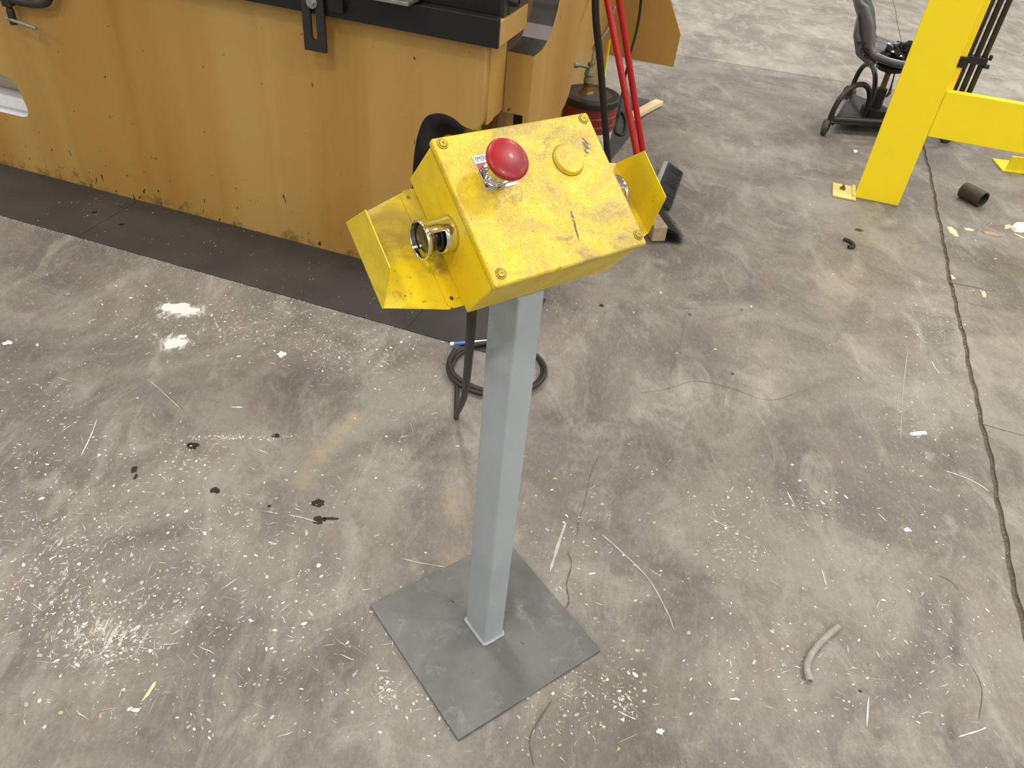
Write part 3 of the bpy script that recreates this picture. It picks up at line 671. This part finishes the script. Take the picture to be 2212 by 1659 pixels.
# side frame: solid inner block, outer skin, dark throat
throat = [(.21, .800), (.30, .800), (.35, .815), (.400, .848), (.432, .890), (.452, .94), (.470, 1.02), (.478, 1.15), (.47, 1.35), (.43, 1.47), (.35, 1.55), (.21, 1.58)]
rear = [(1.02, 2.3), (1.02, 1.05), (.955, .93), (.870, .840), (.800, .775), (.765, .72), (.761, .66), (.755, .56), (.735, .52), (.690, .492), (.627, .473), (.595, .43), (.585, .30), (.585, 0)]
ol_out = [(.21, 0.0)]+throat+[(.21, 2.3)]+rear
ol_in = [(.33, 0.0), (.33, .57), (.21, .60)]+throat+[(.21, 2.3)]+rear
sf = MB(); sf.prism(ol_out, U(-.800), U(-.780), XU); 
sf = sf.build('side_frame', [M_OCH2, M_DARKSTEEL], pb)
MB().prism(ol_in, U(-.872), U(-.800), XU).build('frame_core', [M_OCH, M_DARKSTEEL], sf)
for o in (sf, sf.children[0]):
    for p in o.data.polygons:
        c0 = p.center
        if abs(p.normal.x) < .5 and ((c0.z > .795 and c0.z < 1.6 and c0.y < .49) or (c0.z < .6 and c0.y < .34 and o is not sf)) and not (p.normal.y < -.95 and abs(c0.y-.21) < .01): p.material_index = 1  # throat is bare steel; the lower front recess is coloured the same dark
MB().box((U(-1.01), .50, 0.0), (U(-.99), 2.36, 2.2)).build('side_panel', M_OCH2, pb, bevel=.002)
MB().box((U(-.995), 2.33, 0.0), (U(-.985), 2.362, .30)).build('panel_edge', M_YEL, pb)
wing_o = [(U(-1.0), .215), (U(-.607), .215), (U(-.602), .39), (U(-.695), .56), (U(-.76), .70), (U(-.76), 2.1), (U(-1.0), 2.1)]
sheet('wing_panel', [wing_o], .012, M_OCH3, pb, Matrix.Translation((0, 2.375, 0)) @ XZ, bake=True)
MB().box((U(-4.4), .05, 1.50), (U(-.86), .16, 2.3)).build('ram', M_OCH, pb, bevel=.004)
MB().prism(ol_out, U(-4.42), U(-4.33), XU).build('side_frame', M_OCH2, pb)
MB().box((U(-4.4), .52, .0), (U(-1.01), .56, 2.2)).build('rear_panel', M_OCH, pb)

# floor plates in front of the bed
def fplate(u0, u1, holes, label, slope=0.):
    ol = [(u0, -.340), (u1, -.340+slope), (u1, .06), (u0, .06)]
    o = sheet('floor_plate', [ol]+[circle(a, b, .011, 16) for a, b in holes], .005, M_FPLATE, None, None, bevel=.0008)
    o.matrix_world = Matrix.Translation(O0) @ Matrix.Rotation(AM, 4, 'Z') @ Matrix.Translation((0, 0, .0004))
    for a, b in holes:
        MB().lathe([(.0108, .0006), (.0108, .0016), (.0060, .0016), (.0055, .0010)], 16, Matrix.Translation((a, b, 0))).build('hole_shade_cup', M_BLACK, o)  # black cup added in each plate hole to colour in its shade
    return tag(o, label, 'floor plate', 'steel floor plates along the machine')
fplate(-4.4, -2.345, [(-2.424, -.162)], 'dark steel floor plate along the machine below the screw clamp')
fplate(-2.343, -.976, [(-2.269, -.191)], 'dark steel floor plate in front of the slotted black bracket')
fplate(-.9742, -.60, [], 'short dark steel floor plate behind the grey pedestal post')
# grit swept against the plate edge
gr = MB()
for _ in range(900):
    uu = random.uniform(-2.9, -.95); dd = -.343+random.gauss(0, .006)-abs(random.gauss(0, .012))*(random.random() < .4)
    p = machine_pt(uu, dd, .001); s_ = random.uniform(.0008, .0022)
    b = blob(p, s_, s_*.7, random.uniform(0, 3), .001, 5, .3); top = (p.x, p.y, .001+s_)
    gr.add(b+[top], [(i, (i+1) % 5, 5) for i in range(5)])
for _ in range(260):
    uu = random.gauss(-1.95, .18); dd = -.36-abs(random.gauss(0, .025)); p = machine_pt(uu, dd, .001); s_ = random.uniform(.0007, .0018)
    b = blob(p, s_, s_*.7, random.uniform(0, 3), .001, 5, .3); gr.add(b+[(p.x, p.y, .001+s_)], [(i, (i+1) % 5, 5) for i in range(5)])
for _ in range(120):
    uu = random.uniform(-2.6, -1.0); dd = random.uniform(-.33, -.02); p = machine_pt(uu, dd, .0056); s_ = random.uniform(.0008, .0026)
    b = blob(p, s_, s_*.6, random.uniform(0, 3), .0056, 5, .3); gr.add(b+[(p.x, p.y, .0056+s_*.6)], [(i, (i+1) % 5, 5) for i in range(5)])
tag(gr.build('metal_grit', plain('bright grit', lin(205, 198, 184), .5, .1, .3, 400)), 'pale metal grit swept along the edge of the dark floor plates', 'grit', kind='stuff')

# C-clamp on the die rail
ccx = empty('c_clamp', machine_pt(-2.70, -.035, .64), AM)
tag(ccx, 'small dark screw clamp with sliding bar handle hanging on the machine rail', 'clamp')
fr_ = MB(); fr_.tube(spline([(.0, 0, .345), (.12, 0, .365), (.205, 0, .33), (.225, 0, .22), (.20, 0, .115), (.12, 0, .085), (-.03, 0, .085)], 8), .013, 10)
fr_.build('clamp_frame', M_BLACK2, ccx, smooth=True)
sc_ = MB(); pr = [(.0135, .0), (.0135, .045)]+[((.0125 if k % 2 else .0098), .045+.0055*k) for k in range(1, 36)]
sc_.lathe(pr, 14, Matrix.Translation((.0, 0, -.002))); sc_.lathe([(.021, .062), (.021, .108), (.017, .11)], 18); 
sc_.lathe([(.018, .232), (.018, .243)], 18); sc_.build('screw', M_BLACK2, ccx, smooth=True)
MB().tube([(-.020, -.006, .016), (.135, -.030, .012)], .0062, 10).build('handle', M_STEEL, ccx, smooth=True)

# ------------------------------------------------------------------ hoses, brooms and bucket by the frame
bh = MB(); b0 = fl(1316, 400); b0.z = .016
bh.tube(spline([machine_pt(-.775, .88, 1.5), machine_pt(-.772, .89, 1.1), machine_pt(-.764, .90, .835), *[machine_pt(-.764, .90, .835).lerp(b0, k) for k in (.3, .6, .88)], b0, Vector((b0.x-.03, b0.y-.12, .015)), Vector((b0.x-.14, b0.y-.19, .015)), machine_pt(-.765, .80, .015), machine_pt(-.83, .66, .015)], 8), .0150, 12)
tag(bh.build('black_hose', M_RUBBER, smooth=True), 'black rubber hose running down the machine frame in front of the red bucket', 'hose')
def broom(name, label, floor_pt, via, head_c, head_dir, length, hm, wood):
    r = empty(name, head_c)
    tag(r, label, 'broom', 'brooms leaning on the machine')
    d = (via-floor_pt).normalized()
    h = MB(); h.tube([floor_pt+d*.02-head_c, floor_pt+d*length-head_c], .0135, 14); h.build('handle', M_REDP, r, smooth=True)
    a = math.atan2(head_dir.y, head_dir.x); rot = Matrix.Rotation(a, 4, 'Z')
    if wood:
        MB().box((-.14, -.032, .012), (.14, .030, .080), rot).build('head_block', hm, r, bevel=.006)
    else:
        MB().box((-.22, -.016, .022), (.22, .008, .050), rot).build('head_block', hm, r, bevel=.004)
    br = MB()
    for i in range(90 if wood else 110):
        for j in range(9):
            if wood:
                x = -.138+.276*i/89; l0 = Vector((x, -.030, .018+.056*j/8)); l1 = Vector((x*1.10+random.gauss(0, .006), -.105+random.gauss(0, .008), .004+.036*j/8))
            else:
                x = -.215+.43*i/109; l0 = Vector((x, .010, .022+.028*j/8)); l1 = Vector((x+random.gauss(0, .003), .086+random.gauss(0, .004), .004+.010*j/8))
            w = Vector((.0016, 0, 0)); br.add([rot @ (l0-w), rot @ (l0+w), rot @ (l1+w*.6), rot @ (l1-w*.6)], [(0, 1, 2, 3)])
    tag(br.build('bristles', M_BRISTLE, r), kind='stuff')
    return r
fA = Vector((.512, 3.12, .05)); hA = Vector((.512, 3.13, 0))
broom('push_broom', 'red handled broom with a worn wooden head and black bristles, leaning on the machine', fA, machine_pt(-.717, .9, .843), hA, Vector((-.26, 1, 0)), 1.30, M_WOODOLD, True)
fB = Vector((.530, 3.44, .05)); hB = Vector((.592, 3.541, 0))
broom('push_broom', 'red handled broom with a grey bar head and long black bristles, leaning on the machine', fB, machine_pt(-.692, 1.0, .826), hB, Vector((-.235, -.97, 0)), 1.24, M_GREYPL, False)
tcb = MB(); tcb.tube(spline([machine_pt(-.775, .95, 1.75), machine_pt(-.70, 1.02, 1.3), machine_pt(-.642, 1.2, .795), fl(1358, 130, .32), fl(1345, 195, .12), fl(1336, 250, .012), fl(1330, 285, .010), fl(1347, 290, .012), fl(1352, 262, .014), fl(1342, 243, .010), fl(1328, 250, .010)], 8), .0062, 10)
tag(tcb.build('thin_cable', M_RUBBER, smooth=True), 'thin black cable dropping to the dark mat behind the red broom handles', 'cable')
# mat
mp = [fl(1330, 212), fl(1370, 211), fl(1403, 217), fl(1392, 250), fl(1372, 280), fl(1345, 315), fl(1315, 352), fl(1270, 360), fl(1225, 330), fl(1200, 240)]
mt_ = MB().prism([(p.x, p.y) for p in mp][::-1], .0005, .006).build('floor_mat', M_MAT, bevel=.001)
tag(mt_, 'dark rubber mat lying on the floor under the red bucket', 'mat')
# pine strip
a, b, c0, d0 = [Vector(p) for p in ((.513, 4.458, 0), (.649, 4.673, 0), (.700, 4.652, 0), (.564, 4.437, 0))]
ws = MB().prism([(.480, 4.40), (.665, 4.692), (.708, 4.664), (.523, 4.372)][::-1], .0065, .030).build('wood_strip', M_WOOD, bevel=.001)
tag(ws, 'pale freshly cut wood strip lying on the dark mat', 'wood strip')
# bucket
BX, BY, BH = .232, 3.755, .335
bk_ = empty('grease_bucket', (BX, BY, .006)); tag(bk_, 'dull red bucket with black lid and a brass valve on top', 'bucket')
MB().lathe([(.110, .0), (.113, .004), (.1225, .18)], 40).build('bucket_bottom', plain('dirty white bucket base', lin(206, 204, 196), .5, 0, .12, 14), bk_, smooth=True)
bd_ = MB(); bd_.lathe([(.1222, .178), (.1235, .20), (.1275, .203), (.1275, .214), (.1245, .217), (.126, .24), (.1305, .243), (.1305, .254), (.1270, .257), (.130, .318)], 48)
bd_ = bd_.build('bucket_body', M_REDB, bk_, smooth=True)
ld = MB(); ld.lathe([(.131, .298), (.137, .300), (.138, .322), (.1365, .328), (.133, .331)], 48); ld = ld.build('lid_rim', M_LIDRIM, bk_, smooth=True)
MB().lathe([(.1335, .326), (.1325, .3320), (.120, .3300), (.06, .3325), (.001, .3345)], 48).build('lid_top', M_BUCKLID, bk_, smooth=True)
# blue marks on the white base facing the aisle
for k in range(9):
    bm_ = MB()
    a = math.radians(random.uniform(-80, -5)); z = random.uniform(.10, .165); a2 = a+random.uniform(-.12, .12); z2 = z+random.uniform(-.02, .02)
    r_ = .1165+.006*(z/.15)
    bm_.tube([(r_*math.cos(a), r_*math.sin(a), z), ((r_+.0008)*math.cos((a+a2)/2), (r_+.0008)*math.sin((a+a2)/2), (z+z2)/2), (r_*math.cos(a2), r_*math.sin(a2), z2)], .002, 5); bm_.build('blue_print', M_BLUE, bk_)
vx, vy = -.022, .0
vv = MB(); mt = Matrix.Translation((vx, vy, .333))
vv.lathe([(.036, 0), (.034, .006), (.026, .012), (.022, .03)], 8, mt); vv.lathe([(.019, .028), (.021, .032), (.021, .045), (.017, .048)], 20, mt)
vv = vv.build('valve_base', M_BRASS, bk_, smooth=True)
vb = MB(); mt2 = mt @ Matrix.Translation((0, 0, .046))
vb.lathe([(.019, 0), (.023, .004), (.023, .02), (.020, .03), (.024, .036), (.022, .052), (.015, .062), (.011, .075), (.013, .078), (.013, .092), (.007, .094)], 20, mt2)
vb.tube([mt2 @ Vector((0, 0, .068)), mt2 @ Vector((-.03, -.01, .076)), mt2 @ Vector((-.062, -.02, .080))], [.010, .008, .008], 10)
vb.tube([mt2 @ Vector((-.058, -.019, .079)), mt2 @ Vector((-.078, -.026, .083))], [.012, .014], 12)
vb.build('valve', M_VALVE, vv, smooth=True)
vp = MB(); vp.tube([mt2 @ Vector((.004, 0, .088)), mt2 @ Vector((.006, 0, .15))], .0048, 8); vp.tube([mt2 @ Vector((.016, 0, .08)), mt2 @ Vector((.020, 0, .16))], .0025, 6)
vp.tube(spline([mt2 @ Vector((.004, 0, .148)), mt2 @ Vector((.012, 0, .172)), mt2 @ Vector((.034, .01, .20)), mt2 @ Vector((.058, .02, .25)), mt2 @ Vector((.070, .03, .33))], 5), .0095, 10)
vp.build('pickup_tube', M_STEEL, vv, smooth=True)

# ------------------------------------------------------------------ yellow frame on the right
LP = Vector((1.559, 3.664, 0)); LV = Vector((.195, -.05, 0)).normalized(); LN = Vector((-LV.y, LV.x, 0)); LA = math.atan2(LV.y, LV.x)
yf = empty('guard_frame', LP+LV*.1, LA); tag(yf, 'bright yellow steel frame with a wide upright and low crossbeam', 'frame')
def L(x): return x-.1
up = MB(); up.box((L(-.003), -.004, .004), (L(.200), .004, 2.4)); up.box((L(.09), .004, .004), (L(.102), .11, 2.4)); up.build('upright', M_YEL, yf, bevel=.003)
MB().box((L(.196), .03, .54), (L(.232), .075, 2.4)).build('edge_bar', M_YEL, yf, bevel=.002)
MB().box((L(.2015), -.006, .348), (L(1.75), .012, .552)).build('crossbeam', M_YEL, yf, bevel=.003)
MB().box((L(.2015), .012, .535), (L(1.75), .040, .549)).build('beam_ledge', M_YEL, yf)
MB().box((L(1.55), -.004, .0), (L(1.75), .016, 2.4)).build('upright', M_YEL, yf, bevel=.003)
fb = MB(); fb.box((L(-.105), -.045, .001), (L(.004), .11, .010)); fb = fb.build('foot_bracket', M_YELDIRTY, yf, bevel=.002)
MB().box((L(-.016), -.02, .001), (L(-.001), .10, .024)).build('foot_gusset', M_YELDIRTY, fb, bevel=.002)
bo = MB(); bo.prism([(L(-.06)+.014*math.cos(math.radians(60*k)), .05+.014*math.sin(math.radians(60*k))) for k in range(6)], .010, .020); bo.lathe([(.006, .02), (.006, .032)], 10, Matrix.Translation((L(-.06), .05, 0)))
bo.build('anchor_bolt', M_BRASS, fb, bevel=.001)
for i, x in enumerate((.252, .2835, .315)):
    MB().tube([(L(x), .105, .40), (L(x), .105, 2.4)], .0118, 14).build('conduit', M_CONDUIT, yf, smooth=True)
cl = MB(); cl.box((L(.205), .085, .655), (L(.330), .125, .685)); cl.box((L(.205), .02, .648), (L(.240), .12, .692)); cl.box((L(.322), .080, .645), (L(.345), .10, .66)); cl.box((L(.330), .080, .68), (L(.342), .10, .70))
cl.build('conduit_clamp', M_TUBEBLK, yf, bevel=.002)
# rear base angle of the same frame
ra = MB(); ra.box((-.075, -.06, .001), (.10, .10, .009)); ra.box((-.055, -.052, .009), (.30, -.042, .085)); ra.box((.095, -.11, .009), (.107, .09, .12))
q = Vector((2.575, 4.245, 0)); lq = Matrix.Rotation(-LA, 4, 'Z') @ (q-(LP+LV*.1))
ra.build('base_angle', M_YELDARK, yf, bevel=.001, mtx=Matrix.Translation(lq) @ Matrix.Rotation(.18, 4, 'Z'))
MB().box((.11, -.10, .001), (.32, .10, 2.4)).build('rear_upright', M_YEL, yf, mtx=Matrix.Translation(lq) @ Matrix.Translation((.12, 0, 0)), bevel=.003)

# ------------------------------------------------------------------ mechanic's stool
SX, SY = 1.934, 4.72
st = empty('shop_stool', (SX, SY, 0), math.radians(-17)); tag(st, 'low rolling shop stool with grey moulded seat and black arched legs', 'stool')
prof = [(-.300, .70), (-.305, .66), (-.285, .615), (-.255, .57), (-.232, .52), (-.205, .465), (-.165, .415), (-.105, .382), (-.03, .366), (.06, .364), (.14, .370), (.20, .372), (.235, .352)]
wid = [.075, .115, .135, .150, .155, .165, .180, .192, .198, .198, .192, .175, .150]
pr = spline([(a, b, 0) for a, b in prof], 3); wd_ = np.interp(np.linspace(0, len(wid)-1, len(pr)), range(len(wid)), wid)
sm = MB(); NT_ = 15; vs = []
for i, p in enumerate(pr):
    f = i/(len(pr)-1)
    for j in range(NT_):
        tt = -1+2*j/(NT_-1); k = tt**2
        up_ = .045*k*k if f > .45 else .01*k; fw_ = .075*k*k if f < .55 else 0
        bl = min(1, max(0, (f-.4)/.2))
        vs.append((p.x+fw_*(1-bl)*(1 if f > .12 else .5), tt*wd_[i], p.y+.045*k*k*bl))
fs = [(i*NT_+j, i*NT_+j+1, (i+1)*NT_+j+1, (i+1)*NT_+j) for i in range(len(pr)-1) for j in range(NT_-1)]
sm.add(vs, fs); seat = sm.build('seat', M_SEAT, st, smooth=True, solid=.022)
bkp = MB(); bkp.prism([(-.262, .60), (-.222, .50), (-.165, .41), (-.08, .362), (-.12, .338), (-.205, .385), (-.252, .48)], -.13, .13, Matrix(((1, 0, 0, 0), (0, 0, 1, 0), (0, 1, 0, 0), (0, 0, 0, 1))))
bkp.build('seat_back_shell', M_SEAT, seat, bevel=.02)
for k in range(3):
    MB().box((-.222+.028*k, -.170, .455-.030*k), (-.178+.028*k, -.148, .463-.030*k), None).build('seat_slot', M_PLASTIC, seat)
us = MB(); us.lathe([(.05, .305), (.075, .315), (.08, .335), (.06, .362)], 10); us.build('seat_mount', M_TUBEBLK, st, smooth=True)
MB().lathe([(.016, .18), (.016, .31)], 16).build('piston_rod', M_BROWNST, st, smooth=True)
MB().lathe([(.030, .05), (.030, .205), (.026, .21)], 18).build('sleeve', M_TUBEBLK, st, smooth=True)
MB().tube([(.03, -.03, .31), (.036, -.036, .25), (.04, -.045, .20), (.028, -.06, .185)], [.004, .0045, .009, .006], 8).build('lever', M_TUBEBLK, st, smooth=True)
MB().lathe([(.06, .030), (.075, .036), (.075, .10), (.05, .105)], 14).build('hub', M_TUBEBLK, st, smooth=True)
A0 = math.atan2(-.25, -.334)+math.radians(17)
for k in range(3):
    a = A0+math.radians(118*k); R_ = .405; ca, sa = math.cos(a), math.sin(a)
    arch = [(.085, .05), (.085, .12), (.105, .185), (.155, .235), (.225, .258), (.300, .250), (.360, .210), (.392, .150), (.402, .085)]
    lg = MB(); lg.tube([(x*ca, x*sa, z) for x, z in [(p.x, p.y) for p in spline([(x, z, 0) for x, z in arch], 5)]], .0145, 12); lg = lg.build('leg', M_TUBEBLK, st, smooth=True)
    cw = MB(); mtx = Matrix.Translation(((R_+.012)*ca, (R_+.012)*sa, .0425)) @ Matrix.Rotation(a+.5, 4, 'Z') @ Matrix.Rotation(math.pi/2, 4, 'X')
    cw.lathe([(.010, -.016), (.036, -.016), (.042, -.011), (.042, .011), (.036, .016), (.010, .016)], 24, mtx); cw.build('caster', M_CASTER, lg, smooth=True)
    cs = MB(); cs.box((-.022, -.020, .030), (.018, -.015, .078), Matrix.Translation(((R_+.01)*ca, (R_+.01)*sa, 0)) @ Matrix.Rotation(a+.5, 4, 'Z')); cs.box((-.022, .015, .030), (.018, .020, .078), Matrix.Translation(((R_+.01)*ca, (R_+.01)*sa, 0)) @ Matrix.Rotation(a+.5, 4, 'Z')); cs.box((-.022, -.02, .072), (.018, .02, .080), Matrix.Translation(((R_+.01)*ca, (R_+.01)*sa, 0)) @ Matrix.Rotation(a+.5, 4, 'Z'))
    cs.build('caster_fork', M_TUBEBLK, lg)
ce = [Vector((.38*math.cos(A0+math.radians(118*k)), .38*math.sin(A0+math.radians(118*k)), .085)) for k in range(3)]
tr = MB(); tr.prism([(p.x*.92, p.y*.92) for p in ce], .052, .058); tr.build('tray', M_BLACK2, st)
rl = MB(); rl.tube([ce[0]*.97, ce[0].lerp(ce[1], .62)], .0165, 12); rl.build('side_rail', M_TUBEBLK, st, smooth=True)
MB().tube([ce[0]*.95-Vector((0, 0, .028)), ce[0].lerp(ce[2], .75)*.95-Vector((0, 0, .02))], .008, 8).build('side_rail', M_TUBEBLK, st, smooth=True)
# crumpled black bag on the seat
bg = bmesh.new(); bmesh.ops.create_icosphere(bg, subdivisions=4, radius=1)
from mathutils import noise as mn
for v in bg.verts:
    h = mn.noise(v.co*2.4)*.35+mn.noise(v.co*6)*.18
    v.co = Vector((v.co.x*.125*(1+h), v.co.y*.12*(1+h), max(-.2, v.co.z)*.050*(1+2.0*h)))
me = bpy.data.meshes.new('plastic_bag'); bg.to_mesh(me); bg.free(); me.materials.append(plain('glossy black film', lin(22, 22, 26), .16, 0, .1, 10))
bo = bpy.data.objects.new('plastic_bag', me); COL.objects.link(bo)
bo.matrix_world = Matrix.Translation((SX, SY, 0)) @ Matrix.Rotation(math.radians(-17), 4, 'Z') @ Matrix.Translation((.07, 0, .402))
tag(bo, 'crumpled glossy black bag lying on the grey stool seat', 'bag')

# ------------------------------------------------------------------ loose things on the floor
hp = spline([(fl(1808, 1358)), (fl(1782, 1380)), (fl(1756, 1408)), (fl(1741, 1440)), (fl(1746, 1476))], 8)
ho = MB(); N = 14; P = [Vector((p.x, p.y, .0085)) for p in hp]
ho.tube(P, .0083, N, cap=False); ho.tube(P, .0055, N, cap=False)
k1 = len(P)*N
ho.f += [(k, (k+1) % N, k1+(k+1) % N, k1+k) for k in range(N)]+[((len(P)-1)*N+k, (len(P)-1)*N+(k+1) % N, k1+(len(P)-1)*N+(k+1) % N, k1+(len(P)-1)*N+k) for k in range(N)]; ho.m += [0]*(2*N)
tag(ho.build('hose_offcut', M_GREYHOSE, smooth=True), 'short curved grey hose offcut lying on the open concrete', 'hose offcut')
c0 = fl(2095, 436); pc_ = MB(); mt = Matrix.Translation((c0.x, c0.y, .0385)) @ Matrix.Rotation(math.radians(-60), 4, 'Z') @ Matrix.Rotation(math.radians(90), 4, 'Y')
pc_.lathe([(.038, -.058), (.038, .058), (.036, .060), (.0325, .058), (.0315, -.058), (.038, -.058)], 28, mt, close=False)
tag(pc_.build('pipe_offcut', M_PIPE, smooth=True), 'short dark pipe offcut lying on the floor beside the yellow frame', 'pipe offcut')
rs = MB(); rs.tube([Vector((p.x, p.y, .006)) for p in spline([fl(1821, 519), fl(1832, 523), fl(1841, 530), (fl(1842, 536)), fl(1832, 537)], 5)], [.006]+[.009]*19+[.010], 8)
tag(rs.build('rubber_scrap', M_RUBBER, smooth=True), 'dark hook-shaped rubber scrap lying on the floor', 'scrap')
def chip(name, pts, z, mat, label, cat, group=None):
    P = [fl(*p) for p in pts]; n = len(P); c0 = sum(P, Vector())/n
    m = MB(); m.add([(p.x, p.y, .0006) for p in P]+[(p.x*.9+c0.x*.1, p.y*.9+c0.y*.1, z*random.uniform(.5, 1.2)) for p in P]+[(c0.x, c0.y, z*1.3)],
                    [tuple(reversed(range(n)))]+[(i, (i+1) % n, n+(i+1) % n, n+i) for i in range(n)]+[(n+i, n+(i+1) % n, 2*n) for i in range(n)])
    o = m.build(name, mat); return tag(o, label, cat, group)
chip('wood_chip', [(2044, 491), (2054, 492), (2066, 500), (2071, 512), (2062, 510), (2050, 503)], .006, M_WOOD, 'broad pale wood chip right beside the floor joint', 'wood chip', 'wood chips by the joint')
chip('wood_chip', [(2081, 493), (2092, 495), (2104, 498), (2100, 500), (2086, 498)], .005, M_WOOD, 'thin pale wood splinter between the wood chip and the brown shavings', 'wood chip', 'wood chips by the joint')
chip('wood_chip', [(2120, 501), (2135, 502), (2150, 505), (2165, 512), (2150, 511), (2130, 507)], .006, plain('brown shavings', lin(168, 142, 120), .7), 'ragged brown wood shavings beside the white scrap', 'wood chip', 'wood chips by the joint')
chip('wood_chip', [(2169, 489), (2180, 487), (2185, 491), (2178, 495), (2170, 495)], .008, M_WOOD, 'small pale wood chip touching the white scrap', 'wood chip', 'wood chips by the joint')
chip('wood_chip', [(2187, 504), (2200, 508), (2216, 516), (2206, 514)], .004, M_WOOD, 'long thin wood sliver below the white scrap', 'wood chip', 'wood chips by the joint')
chip('wood_chip', [(2118, 633), (2124, 631), (2130, 638), (2129, 645), (2122, 641)], .007, M_WOOD, 'small pale wood chip on the dark dirt streak past the floor joint', 'wood chip', 'wood chips by the joint')
chip('wood_chip', [(2052, 595), (2058, 598), (2064, 603), (2056, 604)], .005, M_WOOD, 'tiny wood chip caught in the floor joint', 'wood chip', 'wood chips by the joint')
chip('white_scrap', [(2182, 492), (2190, 487), (2204, 485), (2222, 486), (2224, 500), (2205, 503), (2190, 501)], .016, M_PAPER, 'crumpled white scrap among the wood chips', 'scrap')
chip('wood_splinter', [(304, 1518), (318, 1496), (331, 1476), (338, 1471), (336, 1480), (322, 1502)], .0025, M_WOOD, 'thin pale wood splinter alone on the grey floor', 'splinter')
chip('white_bit', [(1843, 326), (1850, 325), (1852, 329), (1845, 331)], .006, M_PAPER, 'tiny white scrap on the floor below the stool', 'scrap')
